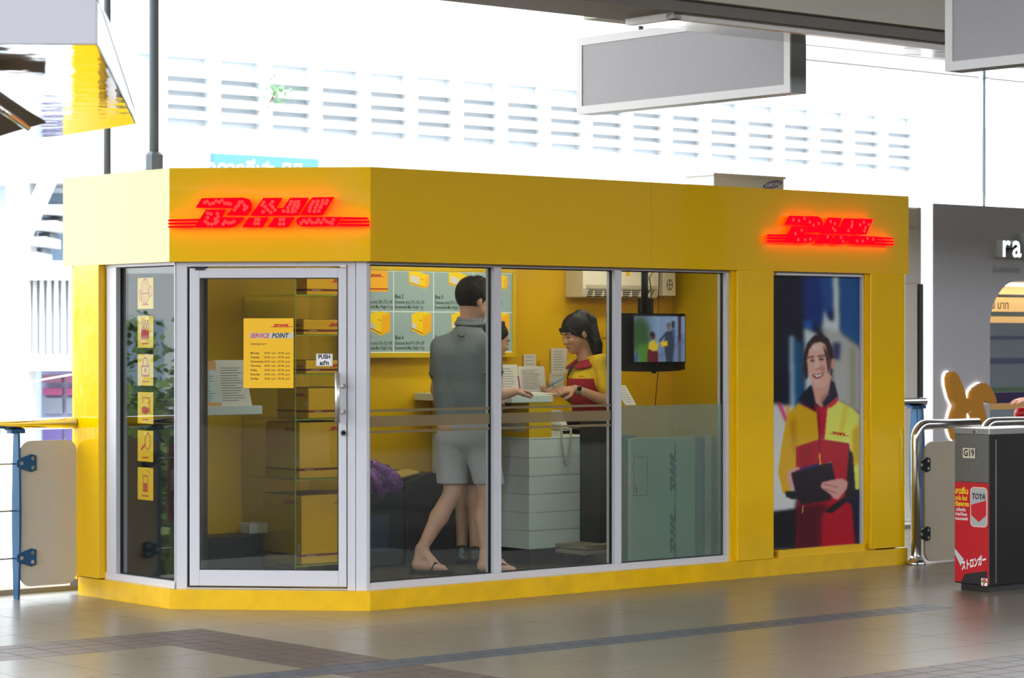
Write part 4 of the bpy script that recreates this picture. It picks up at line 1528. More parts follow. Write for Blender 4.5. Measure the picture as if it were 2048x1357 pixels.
t = kthing('padded_envelope', 'flat yellow envelope lying across the bin and purple bag', 'envelope', U(800, cbv), cbv + .02, zf + ch - .03)
MB().prism([(-.16, 0, -.04), (.2, .02, .02), (.24, .22, .03), (-.1, .22, -.02)], (0, 0, .012)).build('envelope', mat('envelope_cream', S(205, 180, 90), .4), t)

# flat cartons standing behind the frosted third window
M_cb = mat('flat_carton', S(238, 236, 220), .6)
M_cbl = mat('flat_carton_print', S(36, 92, 142), .5)
fv = 0.20
fu0, fu1 = U(1262, fv), U(1448, fv)
t = kthing('flat_carton', 'large flat carton with sideways blue logos behind the frosted glass', 'carton', fu0, fv, zf)
fw_ = fu1 - fu0
fh_ = Z(878, fu0, fv) - zf
MB().box(0, fw_ * .86, 0, .03, 0, fh_).build('board', M_cb, t)
mm = MB()
for py in (1000, 1122):
    zz = Z(py, fu0 + .4, fv) - zf
    wl = .38
    mm.logo((U(1352, fv) - fu0, -.002, zz), (0, 0, 1), (-1, 0, 0), wl)
mm.build('logo', M_cbl, t)
mm = MB()
for q in ((U(1390, fv) - fu0, U(1408, fv) - fu0, 0, fh_),):
    mm.box(q[0], q[1], -.002, 0, q[2], q[3])
mm.build('print_band', mat('band_pale', S(120, 140, 150), .5), t)
MB().box(U(1405, fv) - fu0, U(1409, fv) - fu0, -.004, -.002, 0, fh_).build('print_line', M_cbl, t)
mm = MB()
ux0, ux1, zz0, zz1 = U(1267, fv) - fu0, U(1295, fv) - fu0, Z(993, fu0, fv) - zf, Z(915, fu0, fv) - zf
for q in ((ux0, ux1, zz0, zz0 + .004), (ux0, ux1, zz1 - .004, zz1), (ux0, ux0 + .003, zz0, zz1), (ux1 - .003, ux1, zz0, zz1), (ux0 + .02, ux0 + .03, zz0 + .02, zz0 + .06)):
    mm.box(q[0], q[1], -.002, 0, q[2], q[3])
mm.text('50', (U(1399, fv) - fu0 + .02, -.003, fh_ - .14), (0, 0, 1), (-1, 0, 0), .07)
mm.build('print_box', M_cbl, t)
t = kthing('flat_carton', 'narrow carton standing behind the large flat carton by the third window', 'carton', U(1380, fv + .06), fv + .06, zf)
MB().box(0, .32, 0, .03, 0, Z(875, fu1, fv) - zf).build('board', mat('flat_carton2', S(150, 150, 130), .6), t)
t = kthing('flat_carton', 'blue edged carton at the left edge of the frosted glass', 'carton', U(1236, fv + .05), fv + .05, zf)
MB().box(0, .16, 0, .03, 0, Z(872, fu0, fv) - zf).build('board', mat('flat_carton3', S(70, 120, 150), .6), t)


# ================================================================== PEOPLE: signed-distance bodies turned into one mesh each
def surface_nets(Fd, org, h):
    ins = Fd < 0
    nx, ny, nz = Fd.shape
    cnt = np.zeros((nx - 1, ny - 1, nz - 1), np.int16)
    for dx in (0, 1):
        for dy in (0, 1):
            for dz in (0, 1):
                cnt += ins[dx:nx - 1 + dx, dy:ny - 1 + dy, dz:nz - 1 + dz]
    act = (cnt > 0) & (cnt < 8)
    ci = np.argwhere(act)
    ids = -np.ones(act.shape, np.int64)
    ids[act] = np.arange(len(ci))
    pos = np.zeros((len(ci), 3))
    num = np.zeros(len(ci))
    cor = [(a, b, c) for a in (0, 1) for b in (0, 1) for c in (0, 1)]
    val = {c: Fd[ci[:, 0] + c[0], ci[:, 1] + c[1], ci[:, 2] + c[2]] for c in cor}
    for a in cor:
        for ax in range(3):
            if a[ax] == 0:
                b = list(a)
                b[ax] = 1
                b = tuple(b)
                fa, fb = val[a], val[b]
                m = (fa < 0) != (fb < 0)
                t = np.where(m, fa / np.where(fa - fb == 0, 1, fa - fb), 0)
                p = np.tile(np.array(a, float), (len(ci), 1))
                p[:, ax] += t
                pos[m] += p[m]
                num += m
    pos = (pos / num[:, None] + ci) * h + org
    faces = []
    for ax in range(3):
        sl0, sl1 = [slice(None)] * 3, [slice(None)] * 3
        sl0[ax], sl1[ax] = slice(0, -1), slice(1, None)
        a, b = ins[tuple(sl0)], ins[tuple(sl1)]
        e = np.argwhere(a != b)
        o1, o2 = (ax + 1) % 3, (ax + 2) % 3
        ok = (e[:, o1] > 0) & (e[:, o2] > 0) & (e[:, o1] < ids.shape[o1]) & (e[:, o2] < ids.shape[o2])
        e = e[ok]
        flip = a[tuple(e.T)]
        q = []
        for d1, d2 in ((-1, -1), (0, -1), (0, 0), (-1, 0)):
            c = e.copy()
            c[:, o1] += d1
            c[:, o2] += d2
            q.append(ids[tuple(c.T)])
        q = np.stack(q, 1)
        q[~flip] = q[~flip][:, ::-1]
        faces.append(q)
    return pos, np.concatenate(faces)


class Body:
    def __init__(s):
        s.p = []

    def cone(s, a, b, r1, r2, k=0.02):
        s.p.append(('c', np.array(a, float), np.array(b, float), r1, r2, k))
        return s

    def chain(s, pts, rs, k=0.02):
        for i in range(len(pts) - 1):
            s.cone(pts[i], pts[i + 1], rs[i], rs[i + 1], k)
        return s

    def ell(s, c, r, R=None, k=0.02):
        s.p.append(('e', np.array(c, float), np.array(r, float), np.eye(3) if R is None else np.array(R, float), None, k))
        return s

    def build(s, name, m, parent, h=0.007, clip=None, mats=None, matf=None, carve=None):
        lo, hi = np.full(3, 1e9), np.full(3, -1e9)
        bb = []
        for q in s.p:
            if q[0] == 'c':
                r = max(q[3], q[4])
                l, u = np.minimum(q[1], q[2]) - r, np.maximum(q[1], q[2]) + r
            else:
                r = q[2].max()
                l, u = q[1] - r, q[1] + r
            bb.append((l, u))
            lo, hi = np.minimum(lo, l), np.maximum(hi, u)
        lo -= 3 * h
        hi += 3 * h
        n = np.ceil((hi - lo) / h).astype(int) + 1
        ax = [lo[i] + h * np.arange(n[i]) for i in range(3)]
        Fd = np.full(n, 0.12, np.float32)
        for q, (l, u) in zip(s.p, bb):
            pad = 0.03 + q[5]
            i0 = np.maximum(((l - pad - lo) / h).astype(int), 0)
            i1 = np.minimum(((u + pad - lo) / h).astype(int) + 2, n)
            X = ax[0][i0[0]:i1[0], None, None]
            Y = ax[1][None, i0[1]:i1[1], None]
            Z_ = ax[2][None, None, i0[2]:i1[2]]
            if q[0] == 'c':
                a, b, r1, r2 = q[1], q[2], q[3], q[4]
                ab = b - a
                L2 = max(ab @ ab, 1e-9)
                t = np.clip(((X - a[0]) * ab[0] + (Y - a[1]) * ab[1] + (Z_ - a[2]) * ab[2]) / L2, 0, 1)
                d = np.sqrt((X - a[0] - t * ab[0]) ** 2 + (Y - a[1] - t * ab[1]) ** 2 + (Z_ - a[2] - t * ab[2]) ** 2) - (r1 + (r2 - r1) * t)
            else:
                c, r, R = q[1], q[2], q[3]
                dx, dy, dz = X - c[0], Y - c[1], Z_ - c[2]
                k0 = k1 = 0
                for j in range(3):
                    w = R[0][j] * dx + R[1][j] * dy + R[2][j] * dz
                    k0 = k0 + (w / r[j]) ** 2
                    k1 = k1 + (w / r[j] ** 2) ** 2
                k0, k1 = np.sqrt(k0), np.sqrt(k1)
                d = k0 * (k0 - 1) / np.maximum(k1, 1e-6)
            sub = Fd[i0[0]:i1[0], i0[1]:i1[1], i0[2]:i1[2]]
            k = q[5]
            hh = np.clip(0.5 + 0.5 * (sub - d) / k, 0, 1)
            Fd[i0[0]:i1[0], i0[1]:i1[1], i0[2]:i1[2]] = sub * (1 - hh) + d * hh - k * hh * (1 - hh)
        if clip is not None:
            Fd = np.maximum(Fd, clip(ax[0][:, None, None], ax[1][None, :, None], ax[2][None, None, :]))
        Fd[0], Fd[-1], Fd[:, 0], Fd[:, -1], Fd[:, :, 0], Fd[:, :, -1] = 1, 1, 1, 1, 1, 1
        vs, fs = surface_nets(Fd, lo, h)
        me = bpy.data.meshes.new(name)
        me.vertices.add(len(vs))
        base = np.array(parent.location) if parent is not None else np.zeros(3)
        me.vertices.foreach_set('co', (vs - base).reshape(-1))
        me.loops.add(len(fs) * 4)
        me.loops.foreach_set('vertex_index', fs.reshape(-1))
        me.polygons.add(len(fs))
        me.polygons.foreach_set('loop_start', np.arange(0, len(fs) * 4, 4))
        me.polygons.foreach_set('loop_total', np.full(len(fs), 4))
        me.polygons.foreach_set('use_smooth', [True] * len(fs))
        me.update(calc_edges=True)
        for q in (mats or [m]):
            me.materials.append(q)
        if matf is not None:
            ctr = vs[fs].mean(1)
            me.polygons.foreach_set('material_index', matf(ctr[:, 0], ctr[:, 1], ctr[:, 2]).astype(np.int32))
        o = bpy.data.objects.new(name, me)
        COL.objects.link(o)
        o.parent = parent
        sm = o.modifiers.new('smooth', 'SMOOTH')
        sm.factor = 0.5
        sm.iterations = 3
        return o


class Fr:
    """frame with forward / left / up axes"""
    def __init__(s, c, yaw, pitch=0.0, roll=0.0):
        f = Vector((math.cos(yaw) * math.cos(pitch), math.sin(yaw) * math.cos(pitch), math.sin(pitch)))
        l = Vector((-math.sin(yaw), math.cos(yaw), 0))
        u = f.cross(l)
        if roll:
            q = Matrix.Rotation(roll, 3, f)
            l, u = q @ l, q @ u
        s.c, s.f, s.l, s.u = Vector(c), f, l, u

    def __call__(s, a, b, c):
        return s.c + s.f * a + s.l * b + s.u * c

    def R(s):
        return [[s.f[i], s.l[i], s.u[i]] for i in range(3)]


def add_head(b, H, k=1.0, neck=None):
    R = H.R()
    b.ell(H(-.012 * k, 0, .028 * k), (.098 * k, .076 * k, .098 * k), R, .015)
    b.ell(H(.03 * k, 0, -.03 * k), (.066 * k, .058 * k, .082 * k), R, .02)
    b.cone(H(.035 * k, .03 * k, -.045 * k), H(.07 * k, .008 * k, -.088 * k), .032 * k, .022 * k, .02)
    b.cone(H(.035 * k, -.03 * k, -.045 * k), H(.07 * k, -.008 * k, -.088 * k), .032 * k, .022 * k, .02)
    b.cone(H(.084 * k, 0, .018 * k), H(.106 * k, 0, -.020 * k), .009 * k, .0135 * k, .012)
    b.ell(H(.099 * k, .011 * k, -.024 * k), (.011 * k, .009 * k, .008 * k), R, .006)
    b.ell(H(.099 * k, -.011 * k, -.024 * k), (.011 * k, .009 * k, .008 * k), R, .006)
    b.ell(H(.07 * k, .034 * k, -.018 * k), (.022 * k, .022 * k, .02 * k), R, .02)
    b.ell(H(.07 * k, -.034 * k, -.018 * k), (.022 * k, .022 * k, .02 * k), R, .02)
    b.ell(H(.090 * k, 0, -.051 * k), (.012 * k, .022 * k, .007 * k), R, .008)
    b.ell(H(.088 * k, 0, -.062 * k), (.011 * k, .019 * k, .007 * k), R, .008)
    for sg in (1, -1):
        b.ell(H(-.012 * k, .077 * k * sg, -.008 * k), (.019 * k, .009 * k, .031 * k), R, .008)
        b.cone(H(.082 * k, .014 * k * sg, .034 * k), H(.07 * k, .045 * k * sg, .036 * k), .010 * k, .008 * k, .012)
    if neck is not None:
        b.cone(H(-.02 * k, 0, -.06 * k), neck, .05 * k, .056 * k, .03)


def face_marks(H, k, parent, skin_dark, lip):
    base = Vector(parent.location)
    lb = lambda a, bb, c: tuple(H(a * k, bb * k, c * k) - base)
    for sg in (1, -1):
        MB().tube([lb(.0885, .016 * sg, .006), lb(.0885, .028 * sg, .0095), lb(.079, .044 * sg, .004)], [.0025 * k, .0036 * k, .002 * k], 8).build('eye', M_hair, parent, smooth=True)
        MB().tube([lb(.0945, .012 * sg, .034), lb(.089, .030 * sg, .040), lb(.073, .049 * sg, .034)], [.003 * k, .0035 * k, .002 * k], 8).build('eyebrow', M_hair, parent, smooth=True)
    MB().tube([lb(.093, .020, -.058), lb(.1035, 0, -.0555), lb(.093, -.020, -.058)], [.002 * k, .0045 * k, .002 * k], 8).build('lips', lip, parent, smooth=True)


def add_hand(b, wrist, fwd, back, thumb_side, curl=0.6, k=1.0, spread=0.16):
    """wrist point, direction of the fingers, normal of the hand's back, side of the thumb (+1 / -1 along fwd x back)"""
    w, f, n = Vector(wrist), Vector(fwd).normalized(), Vector(back).normalized()
    n = (n - f * n.dot(f)).normalized()
    sd = f.cross(n) * thumb_side
    tips = []
    lens = (.078, .086, .080, .062)
    for i in range(4):
        off = .030 - .0205 * i
        kn = w + f * (.088 - .006 * abs(i - 1.2)) * k + sd * off * k
        b.cone(w + sd * off * .55 * k + f * .008 * k, kn, .0145 * k, .0115 * k, .010)
        d = f + sd * spread * (1 - i * .66) * .35
        p, r, L = kn, .0098 * k, lens[i] * k
        for j, fr_ in enumerate((.42, .32, .26)):
            a = curl * (0.55 + .55 * j)
            dd = (d.normalized() * math.cos(a) - n * math.sin(a)).normalized()
            q = p + dd * L * fr_
            b.cone(p, q, r, r * .9, .004)
            p, r = q, r * .9
        tips.append(p)
    t0 = w + f * .022 * k + sd * .026 * k
    t1 = t0 + (f * .6 + sd * .7 - n * .3).normalized() * .042 * k
    t2 = t1 + (f * .9 + sd * .25 - n * .35).normalized() * .034 * k
    t3 = t2 + (f * .95 - n * .4).normalized() * .026 * k
    b.chain([t0, t1, t2, t3], [.016 * k, .0125 * k, .0108 * k, .0092 * k], .008)
    return tips


def person(label, loc, group=None):
    return thing('person', label, 'person', loc)


FZ = 0.09        # kiosk floor

# ------------------------------------------------------------------ customer in grey polo shirt, striped shorts and flip-flops
Y0 = 16.06
P = lambda px, py, dy=0.0: W(px, py, Y0 + dy)
man = person('man in grey polo shirt, striped shorts and flip-flops leaning at the counter', (P(920, 1140).x, Y0, FZ))
hd = P(947, 603, .02)
H = Fr(hd, math.radians(38), math.radians(-14))
body = Body()
add_head(body, H, 1.10, P(938, 668, .02))
M1_sl, M1_sr = P(882, 694, .09), P(978, 694, -.10)
M1_el, M1_er = P(876, 780, .20), P(990, 792, -.10)
M1_hl, M1_hr = P(965, 795, .42), P(1026, 785, .12)
body.chain([M1_sl, M1_sr], [.06, .06], .05)
body.chain([P(905, 710, .04), P(906, 800, .04), P(910, 850, .03)], [.115, .105, .115], .04)
body.chain([P(950, 710, -.03), P(946, 800, -.03), P(948, 850, -.03)], [.115, .105, .115], .04)
body.chain([M1_sl, M1_el, M1_hl], [.056, .043, .029], .03)
body.chain([M1_sr, M1_er, M1_hr], [.056, .043, .029], .03)
add_hand(body, M1_hr, P(1060, 779, .22) - M1_hr, (0, -.25, 1), 1, .55)
add_hand(body, M1_hl, (1, .3, -.1), (0, -.2, 1), -1, .5)
kL, aL = P(906, 985, .0), P(843, 1100, -.06)
kR, aR = P(976, 985, -.06), P(972, 1110, -.12)
body.chain([P(912, 865, .03), kL], [.105, .06], .04)
body.chain([P(952, 865, -.04), kR], [.105, .06], .04)
body.chain([kL, P(878, 1035, -.02), aL], [.057, .058, .034], .02)
body.chain([kR, P(966, 1035, -.05), aR], [.057, .056, .034], .02)


def foot(b, ankle, heel, toe, r=1.0):
    a, h_, t_ = Vector(ankle), Vector(heel), Vector(toe)
    mid = h_.lerp(t_, .55)
    sd = (t_ - h_).cross(Vector((0, 0, 1))).normalized()
    b.cone(a, h_ + Vector((0, 0, .012)), .036 * r, .034 * r, .02)
    b.cone(a, mid + Vector((0, 0, .022)), .033 * r, .031 * r, .025)
    b.cone(h_, mid, .032 * r, .033 * r, .02)
    b.cone(mid + sd * .012, t_ + sd * .022 - (t_ - h_) * .08 + Vector((0, 0, -.008)), .03 * r, .020 * r, .02)
    b.cone(mid - sd * .012, t_ - sd * .022 - (t_ - h_) * .12 + Vector((0, 0, -.010)), .03 * r, .018 * r, .02)
    for i in range(5):
        o_ = .032 - .0155 * i
        s_ = t_ - (t_ - h_) * (.10 + .022 * i) + sd * o_
        b.cone(s_ + Vector((0, 0, -.008)), s_ + (t_ - h_).normalized() * (.034 - .004 * i) + Vector((0, 0, -.016)), .0115 - .0008 * i, .0085, .004)


heL, toL = Vector((P(836, 1).x, Y0 - .06, FZ + .052)), Vector((P(893, 1).x, Y0 - .10, FZ + .048))
heR, toR = Vector((P(966, 1).x, Y0 - .14, FZ + .052)), Vector((P(1032, 1).x, Y0 - .20, FZ + .048))
foot(body, aL, heL, toL)
foot(body, aR, heR, toR)
body.build('body', M_skin, man, 0.0062)
# hair: short, ruffled, swept up
hb = Body()
R = H.R()
hb.ell(H(-.026, 0, .045), (.116, .096, .116), R, .01)
rnd = random.Random(3)
for i in range(60):
    a, q = rnd.uniform(-.10, .095), rnd.uniform(-.075, .075)
    hb.cone(H(a, q, .128 - a * a * 5 - q * q * 9), H(a + .02, q * 1.15, .162 - a * a * 5 - q * q * 8 + rnd.uniform(-.006, .016)), .015, .007, .010)
cutn = (H.f * .80 - H.u * .60)
cutp = H(.052, 0, .03)
cut2 = (-H.u * .92 + H.f * .38)
cp2 = H(-.06, 0, -.085)
hb.build('hair', M_hairb, man, 0.006, clip=lambda X, Y, Z_: np.maximum((X - cutp.x) * cutn.x + (Y - cutp.y) * cutn.y + (Z_ - cutp.z) * cutn.z,
                                                                     (X - cp2.x) * cut2.x + (Y - cp2.y) * cut2.y + (Z_ - cp2.z) * cut2.z))
face_marks(H, 1.10, man, None, mat('lip_pink', S(176, 104, 96), .5))
# polo shirt
sb = Body()
sb.chain([P(886, 696, .085), P(936, 676, .0), P(974, 694, -.095)], [.064, .088, .068], .05)
sb.chain([P(904, 712, .04), P(905, 790, .045), P(908, 832, .04)], [.130, .116, .122], .04)
sb.chain([P(952, 712, -.03), P(948, 790, -.03), P(950, 832, -.03)], [.130, .116, .122], .04)
sb.chain([M1_sl, M1_sl.lerp(M1_el, .62)], [.068, .064], .03)
sb.chain([M1_sr, M1_sr.lerp(M1_er, .50)], [.074, .072], .03)
sb.cone(P(938, 655, .02), P(936, 685, .02), .075, .09, .04)
hz0 = P(900, 838).z
cz1 = P(940, 644).z
M_polo = mat('grey_polo', S(122, 128, 132), 0.85, noise=(60, .1))
sb.build('polo_shirt', M_polo, man, 0.0065, clip=lambda X, Y, Z_: np.maximum(hz0 - Z_, Z_ - cz1 - 0.25 * (Y - Y0)) + 0 * X)
# folded collar with dark tipping
cl = Body()
for i in range(48):
    a0, a1 = 2 * math.pi * i / 48, 2 * math.pi * (i + 1) / 48
    c0 = P(940, 643, .02)
    e = lambda a, r, dz: (c0.x + r * math.cos(a) * 1.05, c0.y + r * math.sin(a), c0.z + dz + .012 * math.sin(a))
    cl.cone(e(a0, .070, .018), e(a1, .070, .018), .008, .008, .006)
    cl.cone(e(a0, .084, -.012), e(a1, .084, -.012), .008, .008, .01)
    cl.cone(e(a0, .070, .018), e(a0, .084, -.012), .008, .008, .008)
cl.build('collar', M_polo, man, 0.004)
base = Vector(man.location)
ring_ = [Vector((c0.x + .0935 * math.cos(2 * math.pi * i / 28) * 1.05, c0.y + .0935 * math.sin(2 * math.pi * i / 28), c0.z - .020 + .012 * math.sin(2 * math.pi * i / 28))) - base for i in range(29)]
M_navy = mat('navy_trim', S(30, 34, 46), .7)
MB().tube(ring_, .0035, 6).build('collar_trim', M_navy, man, smooth=True)
for s_, e_, f_, r_ in ((M1_sl, M1_el, .63, .064), (M1_sr, M1_er, .52, .072)):
    d = (e_ - s_).normalized()
    c = s_.lerp(e_, f_) + d * r_ * .93 - d * .06
    a = d.cross(Vector((0, 1, 0))).normalized()
    b2 = d.cross(a)
    MB().tube([c + (a * math.cos(w) + b2 * math.sin(w)) * r_ * 1.0 - base for w in [2 * math.pi * i / 24 for i in range(25)]], .004, 6).build('sleeve_trim', M_navy, man, smooth=True)
MB().tube([P(916, 671, -.085) - base, P(922, 674, -.098) - base, P(930, 672, -.10) - base], .003, 6).build('back_emblem', M_navy, man)
# shorts
st = Body()
st.chain([P(910, 838, .035), P(914, 880, .03)], [.122, .118], .05)
st.chain([P(950, 838, -.03), P(950, 880, -.035)], [.122, .118], .05)
st.chain([P(905, 880, .02), P(904, 985, .0)], [.112, .098], .012)
st.chain([P(958, 880, -.04), P(984, 990, -.06)], [.110, .094], .012)
zs = P(900, 968).z
zt2 = P(900, 832).z
M_shorts = bpy.data.materials.new('striped_cotton')
M_shorts.use_nodes = True
nt = M_shorts.node_tree
pb = nt.nodes['Principled BSDF']
pb.inputs['Roughness'].default_value = .9
tc = nt.nodes.new('ShaderNodeTexCoord')
wv = nt.nodes.new('ShaderNodeTexWave')
wv.inputs['Scale'].default_value = 42
wv.inputs['Distortion'].default_value = 1.0
nt.links.new(tc.outputs['Object'], wv.inputs['Vector'])
rp = nt.nodes.new('ShaderNodeValToRGB')
rp.color_ramp.elements[0].color = (*S(140, 136, 142), 1)
rp.color_ramp.elements[1].color = (*S(205, 200, 204), 1)
nt.links.new(wv.outputs['Fac'], rp.inputs[0])
nt.links.new(rp.outputs[0], pb.inputs['Base Color'])
st.build('shorts', M_shorts, man, 0.0065, clip=lambda X, Y, Z_: np.maximum(zs - Z_, Z_ - zt2) + 0 * X + 0 * Y)
# flip-flops
for he, to in ((heL, toL), (heR, toR)):
    d = (to - he).normalized()
    sd = d.cross(Vector((0, 0, 1))).normalized()
    pts = []
    for i in range(24):
        a = 2 * math.pi * i / 24
        x_ = math.cos(a)
        wdt = .044 + .008 * x_
        pts.append(Vector((0, 0, FZ + .002)) + Vector((he.x, he.y, 0)) + d * ((to - he).length * .5 + x_ * ((to - he).length * .5 + .055)) + sd * math.sin(a) * wdt - base)
    MB().prism(pts, (0, 0, .019)).build('sandal_sole', M_black, man)
    mid = he.lerp(to, .5)
    tt = to - d * .035 + Vector((0, 0, -.006))
    for sg in (1, -1):
        MB().tube([mid + sd * .042 * sg + Vector((0, 0, -.03)) - base, mid + sd * .034 * sg + d * .03 + Vector((0, 0, .026)) - base, tt + sd * .01 * sg + Vector((0, 0, .014)) - base, tt + sd * .012 + d * .02 - base + Vector((0, 0, -.012))], .0075, 8).build('sandal_strap', M_black, man, smooth=True)
# pen in the writing hand
pn = thing('pen', 'pink pen in the hand of the man in the grey shirt', 'pen', P(1040, 779, .18))
MB().tube([(0, 0, 0), (-.012, .0, .085)], [.0045, .0045], 8).build('barrel', mat('pink_plastic', S(210, 60, 170), .4), pn)
MB().tube([(0, 0, 0), (.0015, 0, -.012)], [.004, .001], 8).build('tip', M_ink, pn)

# ------------------------------------------------------------------ second customer, mostly hidden behind the first one
Y0 = 16.72
P2 = lambda px, py, dy=0.0: W(px, py, Y0 + dy)
c2 = person('dark-haired customer standing hidden behind the man in grey, black shoes showing', (P2(960, 1125).x, Y0, FZ))
base = Vector(c2.location)
H2 = Fr(P2(989, 682, .05), math.radians(18), math.radians(-22))
b2 = Body()
add_head(b2, H2, .98, P2(975, 735, .05))
b2.chain([P2(950, 752, .16), P2(985, 752, -.08)], [.05, .05], .04)
b2.chain([P2(966, 770, .04), P2(950, 840, .03), P2(945, 890, .0)], [.12, .105, .12], .04)
b2.chain([P2(985, 752, -.08), P2(986, 825, -.08), P2(988, 885, -.04)], [.05, .04, .028], .03)
b2.chain([P2(950, 752, .16), P2(952, 825, .18), P2(956, 885, .2)], [.05, .04, .028], .03)
add_hand(b2, P2(988, 885, -.04), (.05, 0, -1), (0, -1, 0), 1, .4)
add_hand(b2, P2(956, 885, .2), (.05, 0, -1), (0, 1, 0), 1, .4)
b2.chain([P2(936, 900, .03), P2(924, 1000, .03), P2(924, 1102, .02)], [.09, .05, .034], .03)
b2.chain([P2(958, 900, -.03), P2(950, 1000, -.05), P2(950, 1104, -.08)], [.09, .05, .034], .03)
b2.build('body', M_skin2, c2, .008)
hb = Body()
hb.ell(H2(-.02, 0, .036), (.101, .083, .100), H2.R(), .01)
for i in range(12):
    a, q = rnd.uniform(-.08, .0), rnd.uniform(-.05, .05)
    hb.cone(H2(a, q, .12 - a * a * 4 - q * q * 8), H2(a + .01, q, .138 - a * a * 4 - q * q * 6), .016, .01, .014)
n2 = (H2.f * .82 - H2.u * .57)
q2 = H2(.040, 0, .03)
hb.build('hair', M_hair, c2, .007, clip=lambda X, Y, Z_: (X - q2.x) * n2.x + (Y - q2.y) * n2.y + (Z_ - q2.z) * n2.z)
face_marks(H2, .98, c2, None, mat('lip_pink', S(176, 104, 96), .5))
sb = Body()
sb.chain([P2(950, 752, .16), P2(985, 752, -.08)], [.066, .066], .05)
sb.chain([P2(966, 772, .04), P2(950, 840, .03), P2(946, 880, .0)], [.14, .125, .135], .04)
sb.chain([P2(985, 752, -.08), P2(991, 815, -.065)], [.066, .056], .03)
zz1, zz0 = P2(970, 738).z, P2(950, 890).z
sb.build('shirt', mat('pale_pink_shirt', S(214, 190, 186), .85), c2, .008, clip=lambda X, Y, Z_: np.maximum(zz0 - Z_, Z_ - zz1) + 0 * X + 0 * Y)
sk = Body()
sk.chain([P2(945, 885, .0), P2(944, 930, .0), P2(938, 972, 0)], [.135, .13, .12], .04)
sk.chain([P2(940, 930, .02), P2(930, 985, .02)], [.11, .09], .04)
sk.chain([P2(955, 930, -.03), P2(952, 985, -.04)], [.11, .09], .04)
zk1, zk0 = P2(945, 880).z, P2(945, 968).z
sk.build('shorts', mat('dark_shorts', S(44, 42, 48), .85), c2, .008, clip=lambda X, Y, Z_: np.maximum(zk0 - Z_, Z_ - zk1) + 0 * X + 0 * Y)
for px, dy in ((924, .0), (950, -.10)):
    sh = Body()
    c = Vector((P2(px, 1).x, Y0 + dy, FZ))
    sh.cone(c + Vector((0, 0, .045)), c + Vector((0, 0, .085)), .044, .042, .02)
    sh.chain([c + Vector((-.01, 0, .036)), c + Vector((.09, -.05, .034)), c + Vector((.15, -.09, .026))], [.038, .038, .026], .02)
    sh.build('shoe', mat('black_leather', S(16, 17, 20), .22), c2, .006, clip=lambda X, Y, Z_: (FZ + .003 - Z_) + 0 * X + 0 * Y)

# ------------------------------------------------------------------ staff member behind the counter
Y0 = 17.5
P3 = lambda px, py, dy=0.0: W(px, py, Y0 + dy)
st_ = person('staff member with long black ponytail in yellow and red polo shirt behind the counter', (P3(1185, 1110).x, Y0 + .02, FZ))
base = Vector(st_.location)
yawW = math.radians(213)
H3 = Fr(P3(1152, 668, .0), yawW, math.radians(-24))
b3 = Body()
kW = 1.06
add_head(b3, H3, kW, P3(1172, 722, .03))
sN, sF = P3(1204, 727, -.10), P3(1152, 732, .17)
eN, eF = P3(1222, 806, -.20), P3(1150, 800, .14)
wN, wF = P3(1150, 778, -.30), P3(1124, 787, -.10)
b3.chain([sN, sF], [.045, .045], .04)
b3.chain([P3(1182, 765, .02), P3(1188, 840, .03), P3(1190, 930, .03)], [.125, .112, .135], .04)
b3.chain([sN, eN, wN], [.05, .042, .026], .02)
b3.chain([sF, eF, wF], [.05, .040, .026], .02)
add_hand(b3, wN, P3(1100, 785, -.34) - wN, (-.1, -.55, .8), -1, .42, .95)
add_hand(b3, wF, P3(1080, 782, -.12) - wF, (0, .5, -.8), -1, .35, .95)
b3.chain([P3(1180, 930, .06), P3(1180, 1030, .06), P3(1180, 1100, .06)], [.1, .06, .045], .03)
b3.chain([P3(1205, 930, .0), P3(1205, 1030, .0), P3(1205, 1100, .0)], [.1, .06, .045], .03)
b3.build('body', M_skin2, st_, .005)
face_marks(H3, kW, st_, None, mat('lip_rose', S(150, 78, 76), .5))
# hair cap, side strands and ponytail
hb = Body()
hb.ell(H3(-.015 * kW, 0, .034 * kW), (.105 * kW, .084 * kW, .103 * kW), H3.R(), .012)
hb.cone(H3(-.085, 0, .105), H3(-.125, 0, .085), .040, .034, .03)
n3 = (H3.f * .72 - H3.u * .69)
q3 = H3(.052, 0, .008)
keep = Body()
hb.build('hair', M_hair, st_, .005, clip=lambda X, Y, Z_: (X - q3.x) * n3.x + (Y - q3.y) * n3.y + (Z_ - q3.z) * n3.z)
pt = Body()
pt.chain([H3(-.10, 0, .10), H3(-.15, -.01, .03), Vector(P3(1192, 690, .02)), Vector(P3(1196, 722, .03)), Vector(P3(1200, 738, .05))], [.036, .046, .044, .034, .016], .02)
for sg in (1, -1):
    pt.cone(H3(-.03, .078 * sg, .02), H3(-.055, .068 * sg, -.09), .016, .020, .01)
    pt.cone(H3(-.055, .068 * sg, -.09), H3(-.06, .05 * sg, -.15), .020, .008, .01)
    pt.chain([H3(.075, .052 * sg, .065), H3(.055, .076 * sg, .03), H3(.03, .083 * sg, .0)], [.014, .012, .006], .012)
pt.build('ponytail', M_hair, st_, .005)
